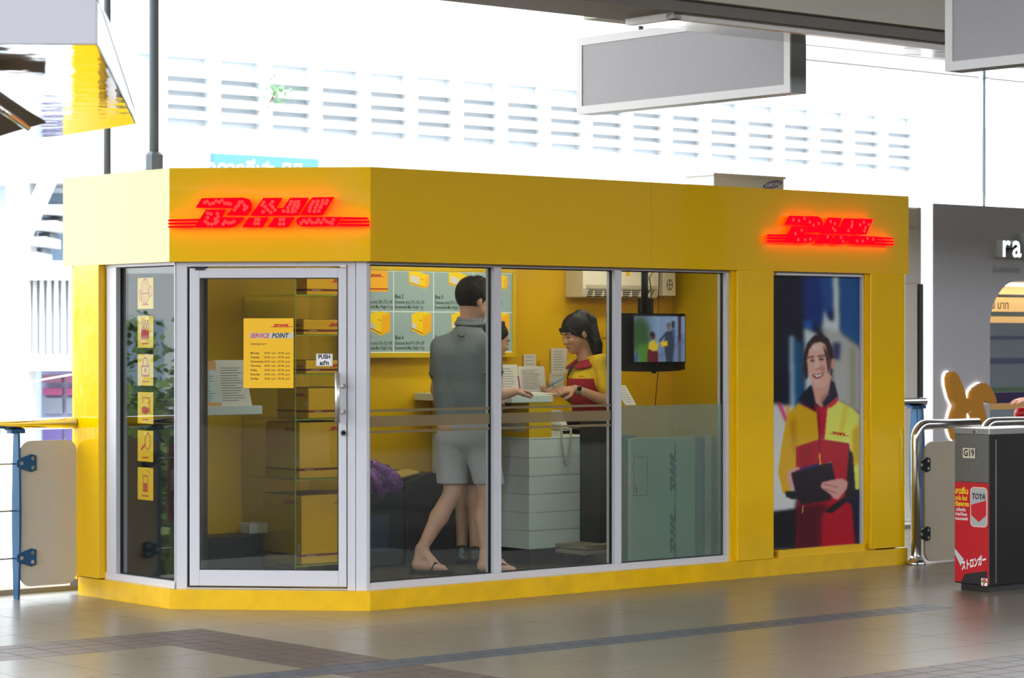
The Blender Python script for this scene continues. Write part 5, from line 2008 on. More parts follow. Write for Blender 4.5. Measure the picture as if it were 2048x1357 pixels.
# polo shirt: yellow yoke and sleeves, red body
sb = Body()
sb.chain([sN, sF], [.064, .064], .045)
sb.chain([P3(1180, 768, .02), P3(1186, 840, .03), P3(1188, 900, .03)], [.148, .134, .15], .04)
sb.cone(P3(1168, 770, -.06), P3(1170, 790, -.05), .10, .10, .05)
sb.chain([sN, sN.lerp(eN, .62)], [.058, .062], .02)
sb.chain([sF, sF.lerp(eF, .62)], [.066, .062], .025)
zc1, zc0 = P3(1170, 714).z, P3(1170, 905).z
zsp = P3(1170, 757).z
M_sy = mat('shirt_yellow', S(226, 186, 10), .8, noise=(40, .06))
M_sr = mat('shirt_red', S(160, 20, 42), .8, noise=(40, .06))
aN, aV = sN, (eN - sN)


def shirt_zone(X, Y, Z_):
    t = ((X - aN.x) * aV.x + (Y - aN.y) * aV.y + (Z_ - aN.z) * aV.z) / aV.length_squared
    dd = np.sqrt((X - aN.x - t * aV.x) ** 2 + (Y - aN.y - t * aV.y) ** 2 + (Z_ - aN.z - t * aV.z) ** 2)
    sleeve = (dd < .078) & (t > .0) & (X > P3(1178, 1).x + (Y - Y0) * -.1)
    return np.where((Z_ < zsp) & ~sleeve, 1, 0)


ntn = H3
vN = Vector(P3(1158, 742, -.10))
sb.build('polo_shirt', None, st_, .0055, clip=lambda X, Y, Z_: np.maximum(zc0 - Z_, Z_ - zc1 - .2 * (X - P3(1170, 1).x)) + 0 * Y, mats=[M_sy, M_sr], matf=shirt_zone)
# red collar, folded, open at the front with dark placket
f3 = Vector((math.cos(yawW), math.sin(yawW), 0))
l3 = Vector((-math.sin(yawW), math.cos(yawW), 0))
nk = Vector(P3(1172, 716, .02))
cl = Body()
for sg in (1, -1):
    prev = None
    for i in range(25):
        a = math.pi - (math.pi * .88) * i / 24
        top = nk + f3 * (.075 * math.cos(a)) + l3 * sg * .078 * math.sin(a) + Vector((0, 0, .016 - .030 * (1 + math.cos(a)) / 2 * 1.6))
        bot = nk + f3 * (.125 * math.cos(a) + .012) + l3 * sg * .125 * math.sin(a) + Vector((0, 0, -.024 - .052 * (1 + math.cos(a)) / 2))
        if prev:
            for q in (0, .17, .33, .5, .66, .83, 1):
                cl.cone(prev[0].lerp(prev[1], q), top.lerp(bot, q), .0075, .0075, .007)
        prev = (top, bot)
cl.build('collar', M_sr, st_, .005)
pk = nk + f3 * .118 + Vector((0, 0, -.06))
MB().prism([pk + l3 * .028 - base, pk - l3 * .028 - base, pk + f3 * .040 + Vector((0, 0, -.085)) - base], f3 * .006).build('neck_opening', M_navy, st_)
lgp = Vector(P3(1156, 755, -.185)) - base
MB().logo(lgp, (1, -.2, .05), UZ, .05).build('chest_logo', M_inkr, st_)
# trousers
tr_ = Body()
tr_.chain([P3(1188, 905, .03), P3(1190, 945, .03)], [.145, .145], .04)
tr_.chain([P3(1180, 940, .06), P3(1180, 1030, .06), P3(1180, 1105, .06)], [.11, .08, .07], .03)
tr_.chain([P3(1205, 940, .0), P3(1205, 1030, .0), P3(1205, 1105, .0)], [.11, .08, .07], .03)
zq = P3(1190, 900).z
tr_.build('trousers', mat('dark_trousers', S(30, 30, 36), .85), st_, .009, clip=lambda X, Y, Z_: np.maximum(Z_ - zq, FZ + .01 - Z_) + 0 * X + 0 * Y)
# wrist watch
wd = (eN - wN).normalized()
wc = wN + wd * .035
a = wd.cross(Vector((0, 1, 0))).normalized()
b_ = wd.cross(a)
wt = MB().tube([wc - wd * .011 - base, wc + wd * .011 - base], .0315, 20)
wt.build('watch_strap', mat('watch_steel', (.6, .6, .6), .25, 1.0), st_)
fc = wc + Vector((0, -.03, .012))
MB().box(fc.x - base.x - .015, fc.x - base.x + .015, fc.y - base.y - .008, fc.y - base.y + .004, fc.z - base.z - .013, fc.z - base.z + .016).build('watch_face', M_black, st_, bevel=.003)
# slip of paper and blue pen held by the staff member
t = thing('pen', 'pale blue pen held by the staff member', 'pen', P3(1096, 775, -.36))
d = P3(1126, 756, -.40) - P3(1094, 776, -.36)
MB().tube([(0, 0, 0), tuple(d)], [.0065, .006], 8).build('barrel', mat('blue_plastic', S(100, 160, 205), .35), t, smooth=True)
MB().tube([(0, 0, 0), tuple(-d * .06)], [.0055, .001], 8).build('tip', M_ink, t, smooth=True)
t = thing('paper_slip', 'white slip of paper between the hands of the staff member', 'paper', P3(1108, 783, -.25))
MB().prism([(-.045, 0, .0), (.05, -.02, .05), (.07, .04, .055), (-.03, .06, 0)], (0, 0, .002)).build('sheet', M_paper, t)


# ================================================================== OUTSIDE: RAILINGS
RV = 1.93


def rounded_rect(x0, x1, z0, z1, r, n=6):
    pts = []
    for cx_, cz_, a0 in ((x1 - r, z0 + r, -90), (x1 - r, z1 - r, 0), (x0 + r, z1 - r, 90), (x0 + r, z0 + r, 180)):
        for i in range(n + 1):
            a = math.radians(a0 + 90 * i / n)
            pts.append((cx_ + r * math.cos(a), cz_ + r * math.sin(a)))
    return pts


def bracket(parent, x, y, z, sg, m, s=1.0):
    """triangular plate: bolted to the post at x, reaching sg * 0.13 sideways over the panel"""
    pts = [(x, y, z - .022 * s), (x, y, z + .022 * s), (x + sg * .10 * s, y, z + .055 * s), (x + sg * .135 * s, y, z + .045 * s), (x + sg * .135 * s, y, z - .045 * s), (x + sg * .10 * s, y, z - .055 * s)]
    MB().prism(pts, (0, -.012, 0)).build('bracket', m, parent, bevel=.003)
    mm = MB()
    for dx, dz in ((.03, 0), (.105, .028), (.105, -.028)):
        mm.disc((x + sg * dx * s, y - .012, z + dz * s), (0, -1, 0), .012 * s, .004, 10)
    tag(mm.build('bolts', M_steel, parent), kind='stuff')


def rail_post(parent, u, y=0.0, h=1.05):
    """flat blue post, curved back edge"""
    pts = []
    for i in range(11):
        t_ = i / 10
        pts.append((u, y - .035 - .02 * math.sin(math.pi * t_), h * t_))
    for i in range(11):
        t_ = 1 - i / 10
        pts.append((u, y + .02 + .02 * math.sin(math.pi * t_), h * t_))
    MB().prism(pts, (.014, 0, 0)).build('post', M_blue, parent)


def railing(name, label, u0, u1, posts, panels, h=1.07, rr=.036):
    t = kthing(name, label, 'railing', 0, RV, 0)
    MB().tube([(u0, 0, h), (u1, 0, h)], rr, 20).build('handrail', M_chrome, t, smooth=True)
    for q in posts:
        rail_post(t, q, 0, h - .03)
        MB().box(q - .04, q + .054, -.03, .03, h - .055, h - .03).build('saddle', M_blue, t)
    for a, b in panels:
        z0_, z1_ = .105, .935
        MB().prism([(x_, -.004, z_) for x_, z_ in rounded_rect(a, b, z0_, z1_, .06)], (0, .012, 0)).build('panel', M_beige, t)
    return t


# left of the kiosk: posts in pairs with infill panels between
pu1 = U(30, RV)
pu2 = pu1 - .17
t = railing('platform_railing', 'steel handrail on flat blue posts with beige panel at the left end of the kiosk', -9.0, LU - .01, (pu1, pu2, pu1 - 1.9, pu2 - 1.9), ())
pa = U(38, RV - .01)
MB().prism([(x_, -.03, z_) for x_, z_ in rounded_rect(pa, -0.9 + .045, Z(1168, pa + .3, RV), Z(880, pa + .3, RV), .07)], (0, .012, 0)).build('panel', M_beige, t)
MB().prism([(x_, -.03, z_) for x_, z_ in rounded_rect(pu2 - 1.73, pu2 - .05, .10, .97, .07)], (0, .012, 0)).build('panel', M_beige, t)
for py in (927, 1116):
    zz = Z(py, pu1, RV)
    bracket(t, pu1 - .01, -.033, zz, 1, M_blue)
    bracket(t, pu2 + .02, -.033, zz, -1, M_blue)
for zz in (Z(928, pu1, RV), Z(1022, pu1, RV), Z(1117, pu1, RV)):
    MB().tube([(pu2 - .06, -.01, zz), (pu1 + .01, -.01, zz)], .006, 8).build('tie_rod', M_steel, t)
# behind the kiosk to the right
railing('platform_railing', 'dark end of the handrail with blue posts behind the right end of the kiosk', RU + .05, U(1849, RV), (U(1826, RV), U(1838, RV)), (), rr=.034)

# colourful leaflets hung on the pair of posts, seen mirrored in the side window
t = kthing('rail_poster', 'pink advertising plate hung on the blue railing posts, mirrored in the side window', 'plate', pu2 - .21, RV + .06, .42)
MB().box(0, .26, 0, .006, 0, .5).build('plate', mat('plate_pink', S(190, 60, 130), .4), t, bevel=.002)
MB().box(.02, .24, -.001, .0, .2, .33).build('white_patch', M_inkw, t)

# stainless gate at the right end of the kiosk front
gv = -.06
gu0 = U(1832, gv)
t = kthing('tube_barrier', 'bent stainless tube barrier with beige panel at the right end of the kiosk', 'barrier', gu0, gv, 0)
zt_ = .985
gx1 = U(1955, gv) - gu0
path = [(0, 0, 0), (0, 0, zt_ - .10)] + [(.10 - .10 * math.cos(a), 0, zt_ - .10 + .10 * math.sin(a)) for a in [math.radians(x_) for x_ in (15, 30, 45, 60, 75, 90)]] + [(gx1, 0, zt_)]
MB().tube(path, .036, 18).build('tube', M_steel, t, smooth=True)
MB().tube([(0, 0, 0), (0, 0, .02), (0, 0, .06)], [.075, .06, .037], 18).build('floor_flange', M_steel, t, smooth=True)
MB().tube([(-.06, .32, 0), (-.06, .32, .9)], .03, 14).build('tube', M_steel, t, smooth=True)
MB().tube([(-.06, .32, 0), (-.06, .32, .05)], [.065, .032], 16).build('floor_flange', M_steel, t, smooth=True)
px0 = U(1852, gv) - gu0
MB().prism([(x_, 0.01, z_) for x_, z_ in rounded_rect(px0, .72, Z(1122, gu0 + .3, gv), Z(884, gu0 + .2, gv), .08)], (0, .014, 0)).build('panel', mat('beige_panel_dark', S(160, 148, 130), .55, noise=(140, .08)), t)
for py in (931, 1070):
    bracket(t, .02, .004, Z(py, gu0, gv), 1, M_black, .95)
t2u = U(1968, gv)
t = kthing('tube_barrier', 'second bent stainless tube barrier behind the litter bin', 'barrier', t2u, gv, 0)
path = [(0, 0, 0), (0, 0, zt_ - .10)] + [(.10 - .10 * math.cos(a), 0, zt_ - .10 + .10 * math.sin(a)) for a in [math.radians(x_) for x_ in (15, 30, 45, 60, 75, 90)]] + [(1.6, 0, zt_)]
MB().tube(path, .036, 18).build('tube', M_steel, t, smooth=True)
MB().tube([(0, 0, 0), (0, 0, .02), (0, 0, .06)], [.075, .06, .037], 18).build('floor_flange', M_steel, t, smooth=True)

# ================================================================== LITTER BIN
Yb = 15.65
bp = W(1978, 1187, Yb)
du, dv_ = bp.x - CX, bp.y - CY
bu, bv = du * CU + dv_ * SU, -du * SU + dv_ * CU
t = kthing('litter_bin', 'black and steel litter bin numbered G19 with a red drink advertisement', 'litter bin', bu, bv, 0)
bl, bd, bhh = VV(1909, bu) - bv, .62, 1.03
M_bk = mat('bin_black_sheet', S(24, 23, 25), .28, noise=(5, .15))
MB().box(.03, bd - .03, .03, bl - .03, 0.0, .05).build('plinth', mat('bin_plinth', S(22, 21, 22), .5), t)
MB().box(.004, bd, 0, bl, .045, bhh - .03).build('body', M_bk, t, bevel=.004)
MB().box(-.004, bd + .01, -.006, bl + .006, bhh - .04, bhh).build('lid', mat('bin_lid', (.42, .41, .41), .35, 1.0), t, bevel=.004)
MB().box(0, .004, .004, bl - .004, .69, bhh - .04).build('steel_front', mat('bin_steel', (.2, .19, .175), .42, 1.0, noise=(40, .08)), t)
zq0, zq1 = .055, .688
MB().box(-.002, .004, .004, bl - .004, zq0, zq1).build('advert', mat('advert_red', S(190, 14, 32), .4), t)
MB().box(.06, .07, -.003, 0, .06, bhh - .07).build('trim_strip', M_steel, t)
MB().box(.07, bd - .02, -.003, 0, bhh - .14, bhh - .135).build('lid_joint', M_ink, t)
MB().disc((-.004, .05 * 1 + .06, bhh - .022), (-1, 0, 0), .011, .006, 12).build('lid_lock', M_steel, t)


def bx(px):        # photo column on the front -> local v
    return VV(px, bu) - bv


def bz(py):
    return CAMZ - (py - HZ) / F * YD(bu, bv + bl * .5)


RV_ = (0, -1, 0)
MB().box(-.006, -.003, bx(1951), bx(1927), bz(917), bz(897)).build('number_plate', mat('plate_cream', S(214, 206, 180), .5), t)
MB().text('G19', (-.0065, bx(1939), bz(913)), RV_, UZ, .062, align='CENTER', bold=.03, sx=.8).build('lettering', M_ink, t)
m = MB().text('สดชื่น', (-.003, bx(1911), bz(989)), RV_, UZ, .050, bold=.04, sx=.9)
m.text('สะใจ ใหม่', (-.003, bx(1911), bz(1002)), RV_, UZ, .034, bold=.04, sx=.82)
m.text('ต้องลอง', (-.003, bx(1911), bz(1014)), RV_, UZ, .038, bold=.04, sx=.86)
m.build('lettering', mat('advert_yellow', S(250, 200, 30), .5), t)
m = MB().text('เครื่องดื่ม', (-.003, bx(1913), bz(1024)), RV_, UZ, .026, bold=.02, sx=.8)
m.text('น้ำผลไม้ผสม', (-.003, bx(1911.5), bz(1033)), RV_, UZ, .025, bold=.02, sx=.76)
m.text('หลอมรวมพลัง', (-.003, bx(1911), bz(1042)), RV_, UZ, .025, bold=.02, sx=.72)
m.build('lettering', M_inkw, t)
# drink can on the advert
can = rounded_rect(bx(1975.5), bx(1941), bz(1054), bz(974), .03)
MB().prism([(-.002, y_, z_) for y_, z_ in can], (-.0008, 0, 0)).build('can_outline', mat('advert_peach', S(236, 190, 170), .5), t)
can = rounded_rect(bx(1974), bx(1942.5), bz(1052), bz(976), .026)
MB().prism([(-.003, y_, z_) for y_, z_ in can], (-.0006, 0, 0)).build('can_picture', mat('can_silver', S(176, 178, 180), .35), t)
MB().flat([(-.0042, bx(1943), bz(1010)), (-.0042, bx(1973), bz(1000)), (-.0042, bx(1973), bz(1030)), (-.0042, bx(1958), bz(1044)), (-.0042, bx(1943), bz(1030))]).build('can_band', mat('can_red', S(196, 24, 40), .4), t)
MB().text('TOYA', (-.005, bx(1958), bz(998)), RV_, UZ, .050, .1, .03, 'CENTER', sx=.8).build('lettering', mat('can_dark', S(34, 34, 44), .5), t)
# lower lettering and shop mark
m = MB().text('ストロンガー', (-.004, bx(1924), bz(1142)), (0, -1, .28), (0, .12, 1), .066, .2, .04, sx=.52)
m.build('lettering', M_inkw, t)
MB().flat([(-.003, bx(1910), bz(1100)), (-.003, bx(1928), bz(1120)), (-.003, bx(1922), bz(1135)), (-.003, bx(1910), bz(1110))]).build('pale_shape', mat('advert_grey', S(196, 196, 200), .5), t)
MB().flat([(-.003, bx(1922), bz(1168)), (-.003, bx(1930), bz(1150)), (-.003, bx(1974), bz(1140)), (-.003, bx(1976), bz(1168))]).build('dark_shape', mat('advert_black', S(26, 22, 26), .5), t)
MB().box(-.005, -.003, bx(1975.5), bx(1963.5), bz(1170), bz(1155)).build('shop_mark', M_inkw, t)
MB().box(-.0055, -.005, bx(1975), bx(1964), bz(1163.5), bz(1160)).build('shop_mark_band', mat('shop_green', S(20, 120, 80), .5), t)
MB().text('7', (-.006, bx(1969.5), bz(1169)), RV_, UZ, .056, align='CENTER', bold=.05).build('lettering', mat('shop_orange', S(214, 70, 40), .5), t)

# ================================================================== GREY SHOP FACADE BESIDE THE KIOSK
fvv, fuu = 3.06, 8.6
t = kthing('grey_shop_front', 'grey rounded shop front with white backlit letters and orange rabbit emblem', 'shop front', fuu, fvv, 0)
M_fg = mat('facade_grey', S(196, 198, 208), .45)
M_fw = mat('facade_white', S(226, 228, 236), .4)
fz0 = Z(1031, fuu, fvv)
fz1 = Z(407, fuu, fvv)


def fx(px):
    return U(px, fvv) - fuu


def fzz(py, px=1960):
    return Z(py, U(px, fvv), fvv)


ox0, otop = fx(1980), fzz(562, 2048)
OX1 = ox0 + 2.6
rad = .42
arcp = [(ox0 + rad - rad * math.cos(a), otop - rad + rad * math.sin(a)) for a in [math.radians(9 * i) for i in range(11)]]
arcq = [(OX1 - rad + rad * math.cos(a), otop - rad + rad * math.sin(a)) for a in [math.radians(90 - 9 * i) for i in range(11)]]
mm = MB()
pl = [(0, fz0), (ox0, fz0)] + arcp + arcq + [(OX1, fz0), (OX1 + .8, fz0), (OX1 + .8, fz1), (0, fz1)]
# split into left pier, right pier and head so that faces stay simple
mm.prism([(x_, 0, z_) for x_, z_ in [(0, fz0), (ox0, fz0), (ox0, otop - rad), (0, otop - rad)]], (0, .16, 0))
mm.prism([(x_, 0, z_) for x_, z_ in [(OX1, fz0), (OX1 + .8, fz0), (OX1 + .8, otop - rad), (OX1, otop - rad)]], (0, .16, 0))
mm.prism([(x_, 0, z_) for x_, z_ in [(0, otop - rad)] + arcp + arcq + [(OX1 + .8, otop - rad), (OX1 + .8, fz1), (0, fz1)]], (0, .16, 0))
mm.build('facade_panel', M_fg, t)
MB().box(-.012, 0, 0, .162, fz0, fz1).build('facade_edge', M_fw, t)
MB().box(0.05, OX1 + .8, .16, .3, 0, fz0).build('plinth', M_black, t)
mm = MB()
for i in range(len(arcp) - 1):
    a, b = arcp[i], arcp[i + 1]
    mm.mesh([(a[0], .16, a[1]), (b[0], .16, b[1]), (b[0], .9, b[1]), (a[0], .9, a[1])], [(0, 1, 2, 3)])
mm.mesh([(ox0 + rad, .16, otop), (OX1 - rad, .16, otop), (OX1 - rad, .9, otop), (ox0 + rad, .9, otop)], [(0, 1, 2, 3)])
mm.build('opening_soffit', mat('soffit_cream', S(226, 208, 180), .5), t)
MB().box(ox0 - .3, OX1, .9, .93, 0, otop + .2).build('interior_wall', mat('interior_orange_glow', S(232, 190, 130), .6, emit=S(232, 180, 120), es=.25), t)  # wall glows faintly by itself to lighten the interior
MB().box(ox0 + .3, OX1 - .2, .62, .72, otop - .03, otop - .005).build('ceiling_emitter', mat('shop_fill', (1, 1, 1), .4, emit=(1, .9, .75), es=9), t)  # glowing strip added to brighten the posters inside, no known fitting
# glazed screen with posters
MB().box(ox0, OX1, .5, .51, 0, fzz(590, 2000)).build('glass_screen', M_glass, t)
MB().box(ox0, OX1, .5, .53, fzz(592, 2000), fzz(586, 2000)).build('screen_rail', M_steel, t)
MB().tube([(fx(1998), .47, fzz(650, 2000)), (fx(1998), .47, fzz(590, 2000))], .02, 10).build('door_rail', M_steel, t)
MB().box(fx(1990), OX1, .49, .50, fzz(632, 2000), fzz(622, 2000)).build('glass_fitting', mat('fitting_grey', S(150, 160, 150), .5), t)
MB().box(fx(1990) + .1, OX1, .55, .56, fzz(810, 2000), fzz(645, 2000)).build('poster_sheet', mat('poster_lilac', S(188, 190, 214), .5), t)
MB().box(fx(1990) + .1, OX1, .545, .55, fzz(812, 2000), fzz(790, 2000)).build('poster_band', mat('poster_purple', S(84, 50, 130), .5), t)
MB().box(fx(1990) + .1, OX1, .545, .55, fzz(730, 2000), fzz(718, 2000)).build('poster_band', mat('poster_violet', S(130, 120, 180), .5), t)
MB().box(fx(1990) + .1, OX1, .545, .55, fzz(680, 2000), fzz(672, 2000)).build('poster_band', mat('poster_violet', S(130, 120, 180), .5), t)
MB().box(fx(1990) + .1, OX1, .545, .55, fzz(788, 2000), fzz(779, 2000)).build('poster_band', mat('poster_green', S(140, 165, 130), .5), t)
MB().box(fx(1990) + .12, OX1, .55, .56, fzz(900, 2000), fzz(825, 2000)).build('poster_sheet', mat('poster_lilac', S(188, 190, 214), .5), t)
mm = MB()
for k in range(10):
    zz = fzz(655 + 13 * k, 2000)
    mm.box(fx(2003), fx(2003) + .25 + .1 * (k % 3), .543, .5445, zz, zz + .012)
mm.build('lettering', mat('poster_ink', S(110, 100, 150), .6), t)
m = MB().text('ครบวงเงิน 100 บาท', (fx(1992), .542, fzz(616, 2000)), RX, UZ, .11, bold=.01)
m.build('lettering', mat('poster_orange', S(214, 130, 70), .6), t)
m = MB()
for py in (650, 690, 715):
    m.disc((fx(1984), .542, fzz(py, 2000)), (0, -1, 0), .035, .002, 12)
m = tag(m.build('emblem_dots', mat('poster_orange', S(214, 130, 70), .6), t), kind='stuff')
# backlit letters (returns grey, faces lit)
M_lit = mat('letter_lit', (1, 1, 1), .5, emit=S(225, 238, 242), es=1.15)
M_ret = mat('letter_return', S(160, 162, 160), .5)
for ch_, px in (('r', 1986), ('a', 2007), ('b', 2035), ('b', 2062), ('i', 2090), ('t', 2102)):
    lt = bpy.data.objects.new('letter', None)
    COL.objects.link(lt)
    lt.parent = t
    lt.location = (fx(px), -.10, fzz(514, 2000))
    MB().text(ch_, (0, .10, 0), RX, UZ, .315, 0, .024, sx=1.0, depth=.10).build('letter_return', M_ret, lt)
    MB().text(ch_, (0, -.0015, 0), RX, UZ, .315, 0, .016, sx=1.0).build('letter_face', M_lit, lt)
MB().text('รับสมัครบัตร', (fx(1984), -.004, fzz(545, 2000)), RX, UZ, .08, depth=.004).build('raised_lettering', mat('facade_grey_letter', S(176, 176, 182), .45), t)


def ep(px, py):        # emblem outline, drawn on the facade
    return (fx(px), -.08, fzz(py, 1920))


M_or = mat('emblem_orange', S(204, 138, 8), .4)
M_halo = mat('emblem_light', (1, 1, 1), .5, emit=(1, 1, 1), es=2.2)
ob = [(1889, 745), (1895, 743), (1903, 750), (1911, 768), (1917, 785), (1920, 798), (1931, 798), (1934, 784), (1941, 775), (1952, 768), (1958, 767), (1968, 776), (1976, 790), (1980, 804), (1978, 808), (1968, 808), (1955, 802), (1953, 810), (1958, 826), (1960, 845), (1959, 862), (1953, 875), (1946, 880),
      (1938, 876), (1938, 862), (1937, 840), (1932, 826), (1926, 822), (1920, 828), (1916, 845), (1917, 866), (1914, 880), (1905, 884), (1897, 876), (1892, 860), (1891, 842), (1895, 826), (1900, 812), (1892, 795), (1886, 772), (1885, 755)]
MB().prism([ep(*q) for q in ob], (0, .065, 0)).build('rabbit_emblem', M_or, t)
cxm, czm = ep(1925, 810)[0], ep(1925, 810)[2]
MB().prism([(ep(*q)[0] - .012, -.014, ep(*q)[2] + .004) for q in ob], (0, .012, 0)).build('emblem_backlight', M_halo, t)

# person at the right edge, only one hand and a red pouch reach into the picture
Y0 = 20.0
P4 = lambda px, py, dy=0.0: W(px, py, Y0 + dy)
pe = person('person standing at the right edge holding out a red pouch', (P4(2120, 1070).x, Y0, 0.0))
hp = Fr(P4(2112, 690), math.radians(200), math.radians(-10))
b4 = Body()
add_head(b4, hp, 1.0, P4(2118, 735))
b4.chain([P4(2112, 745, .18), P4(2122, 745, -.18)], [.05, .05], .04)
b4.chain([P4(2118, 765), P4(2120, 830), P4(2120, 890)], [.13, .12, .13], .04)
b4.chain([P4(2118, 748, -.18), P4(2112, 818, -.2), P4(2062, 802, -.3)], [.05, .042, .028], .02)
b4.chain([P4(2112, 748, .18), P4(2108, 818, .2), P4(2110, 870, .15)], [.05, .042, .028], .02)
add_hand(b4, P4(2062, 802, -.3), (-1, -.1, .02), (0, -.4, .9), 1, .5)
add_hand(b4, P4(2110, 870, .15), (0, -.1, -1), (.5, .8, 0), 1, .4)
for dx in (-14, 16):
    b4.chain([P4(2120 + dx, 890), P4(2120 + dx, 985), Vector((P4(2120 + dx, 1).x, Y0, .05))], [.09, .06, .04], .03)
    b4.cone((P4(2120 + dx, 1).x, Y0, .035), (P4(2120 + dx, 1).x - .18, Y0 - .06, .03), .035, .03, .02)
b4.build('body', M_skin, pe, .008)
h4 = Body()
h4.ell(hp(-.02, 0, .04), (.108, .088, .108), hp.R(), .01)
n4 = hp.f * .8 - hp.u * .6
q4 = hp(.052, 0, .03)
h4.build('hair', M_hair, pe, .009, clip=lambda X, Y, Z_: (X - q4.x) * n4.x + (Y - q4.y) * n4.y + (Z_ - q4.z) * n4.z)
s4 = Body()
s4.chain([P4(2112, 748, .18), P4(2122, 748, -.18)], [.066, .066], .05)
s4.chain([P4(2118, 768), P4(2120, 830), P4(2120, 900)], [.148, .138, .15], .04)
s4.chain([P4(2118, 750, -.18), P4(2114, 800, -.2)], [.065, .058], .02)
s4.chain([P4(2112, 750, .18), P4(2109, 800, .2)], [.065, .058], .02)
z4 = P4(1, 733).z
s4.build('shirt', mat('plum_shirt', S(110, 60, 76), .8), pe, .009, clip=lambda X, Y, Z_: (Z_ - z4) + 0 * X + 0 * Y)
t4 = Body()
for dx in (-14, 16):
    t4.chain([P4(2120 + dx * .7, 895), P4(2120 + dx, 985), Vector((P4(2120 + dx, 1).x, Y0, .1))], [.12, .085, .07], .03)
t4.build('trousers', mat('dark_trousers', S(30, 30, 36), .85), pe, .01)
rb = Body()
rb.chain([P4(2040, 828, -.32), P4(2075, 826, -.3)], [.05, .05], .02)
rb.ell(P4(2055, 834, -.3), (.10, .05, .05), None, .02)
rp4 = thing('red_pouch', 'shiny red pouch in the outstretched hand at the right edge', 'pouch', P4(2055, 846, -.3))
rb.build('pouch', mat('red_gloss', S(170, 12, 30), .25), rp4, .008)

# white cabinet and dark downpipe between kiosk and grey shop
cvv = 2.75
cuu0, cuu1 = U(1806, cvv), U(1842, cvv)
t = kthing('white_cabinet', 'tall white steel cabinet between the yellow kiosk and the grey shop', 'cabinet', cuu0, cvv, 0)
cz1_ = Z(414, cuu0, cvv)
MB().box(0, cuu1 - cuu0, 0, .5, 0, cz1_).build('body', mat('cabinet_white', S(222, 221, 217), .5, noise=(3, .04)), t)
zs1 = Z(455, cuu0, cvv)
zs2 = Z(568, cuu0, cvv)
for za, zb in ((.03, zs2 - .006), (zs2 + .006, zs1 - .006), (zs1 + .006, cz1_ - .01)):
    MB().box(.01, cuu1 - cuu0 - .06, -.012, 0, za, zb).build('door', mat('cabinet_white', S(222, 221, 217), .5), t, bevel=.004)
MB().box(cuu1 - cuu0 - .05, cuu1 - cuu0 - .005, -.03, 0, .0, zs2).build('dark_profile', mat('profile_dark', S(52, 56, 62), .5), t)

# ================================================================== ON AND ABOVE THE KIOSK ROOF
av = 1.45
ou0, ou1 = U(1428, av), U(1568, av)
oz1 = Z(354, ou1, av)
t = kthing('outdoor_ac_unit', 'white outdoor air conditioning unit on the kiosk roof', 'air conditioner', ou0, av, 2.405)
M_oac = mat('outdoor_white', S(226, 226, 222), .5)
ow, ohh = ou1 - ou0, oz1 - 2.405
odp = .30
MB().box(0, ow, 0, odp, 0, ohh).build('casing', M_oac, t, bevel=.005)
MB().box(-.01, ow + .01, -.01, odp + .01, ohh - .02, ohh).build('top_cover', M_oac, t, bevel=.004)
ic = MB()
ex, ez = U(1545, av) - ou0, Z(371, ou1, av) - 2.405
pts = [(ex + .105 * math.cos(a), -.002, ez + .030 * math.sin(a) + .02 * math.cos(a)) for a in [2 * math.pi * i / 28 for i in range(28)]]
ic.flat(list(reversed(pts)))
ic.build('badge', mat('badge_blue', S(110, 120, 190), .5), t)
MB().text('SAMSUNG', (ex, -.004, ez - .014), (1, 0, .12), UZ, .042, 0, .02, 'CENTER', sx=.9).build('lettering', M_inkw, t)
MB().box(-.003, 0, .1, .2, ohh * .3, ohh * .7).build('valve_cover', M_brush, t)


def pole(px, v, py_b, r, label, sleeve=None, top=6.0):
    u_ = U(px, v)
    zb = Z(py_b, u_, v) - .25
    o = kthing('roof_pole', label, 'pole', u_, v, zb)
    MB().tube([(0, 0, 0), (0, 0, top - zb)], r, 14).build('tube', mat('pole_grey', S(128, 143, 156), .5), o, smooth=True)
    if sleeve:
        za, zb2 = Z(sleeve[1], u_, v) - zb, Z(sleeve[0], u_, v) - zb
        MB().tube([(0, 0, za - .12), (0, 0, zb2 - .02), (0, 0, zb2)], [r * 1.9, r * 1.9, r * 1.2], 8).build('sleeve', mat('pole_grey', S(128, 143, 156), .5), o)
    return o


pole(214.5, 1.9, 348, .022, 'thin grey pole rising from the left end of the kiosk roof')
pole(308, 1.75, 336, .030, 'dark grey pole with thick sleeve standing on the kiosk roof', (304, 338))
pole(1968, 4.2, 412, .016, 'thin grey pole above the grey shop front', None, 6.5)
o = kthing('pole_collar', 'small round collar on the thin pole above the grey shop', 'collar', U(1968, 4.2), 4.2, Z(158, U(1968, 4.2), 4.2))
MB().disc((0, 0, 0), (0, 0, 1), .05, .012, 16).build('disc', M_steel, o)

# canopy of the next platform behind the sign boxes
cv_ = 8.0
czb = Z(119, U(1614, cv_), cv_)
t = kthing('ceiling', None, None, 0, 0, 0, kind='structure')
M_can = mat('canopy_white', S(205, 205, 210), .6)
for k in range(1):
    MB().box(U(1560, cv_), U(1560, cv_) + 20, cv_, cv_ + .1, czb, czb + .2).build('canopy_edge', M_can, t)
MB().box(U(1560, cv_), U(1560, cv_) + 20, cv_ - .004, cv_, czb - .008, czb + .004).build('canopy_joint', mat('joint_dark', S(80, 80, 84), .6), t)
MB().box(U(1560, cv_), U(1560, cv_) + 20, cv_ - .004, cv_, czb + .165, czb + .172).build('canopy_joint', mat('joint_dark', S(80, 80, 84), .6), t)

# polished canopy corner of a stall, upper left, near the camera
zs_ = CAMZ + (HZ - 90) / F * 8.0


def sof(px, py):
    Y = F * (zs_ - CAMZ) / (HZ - py)
    return W(px, py, Y)


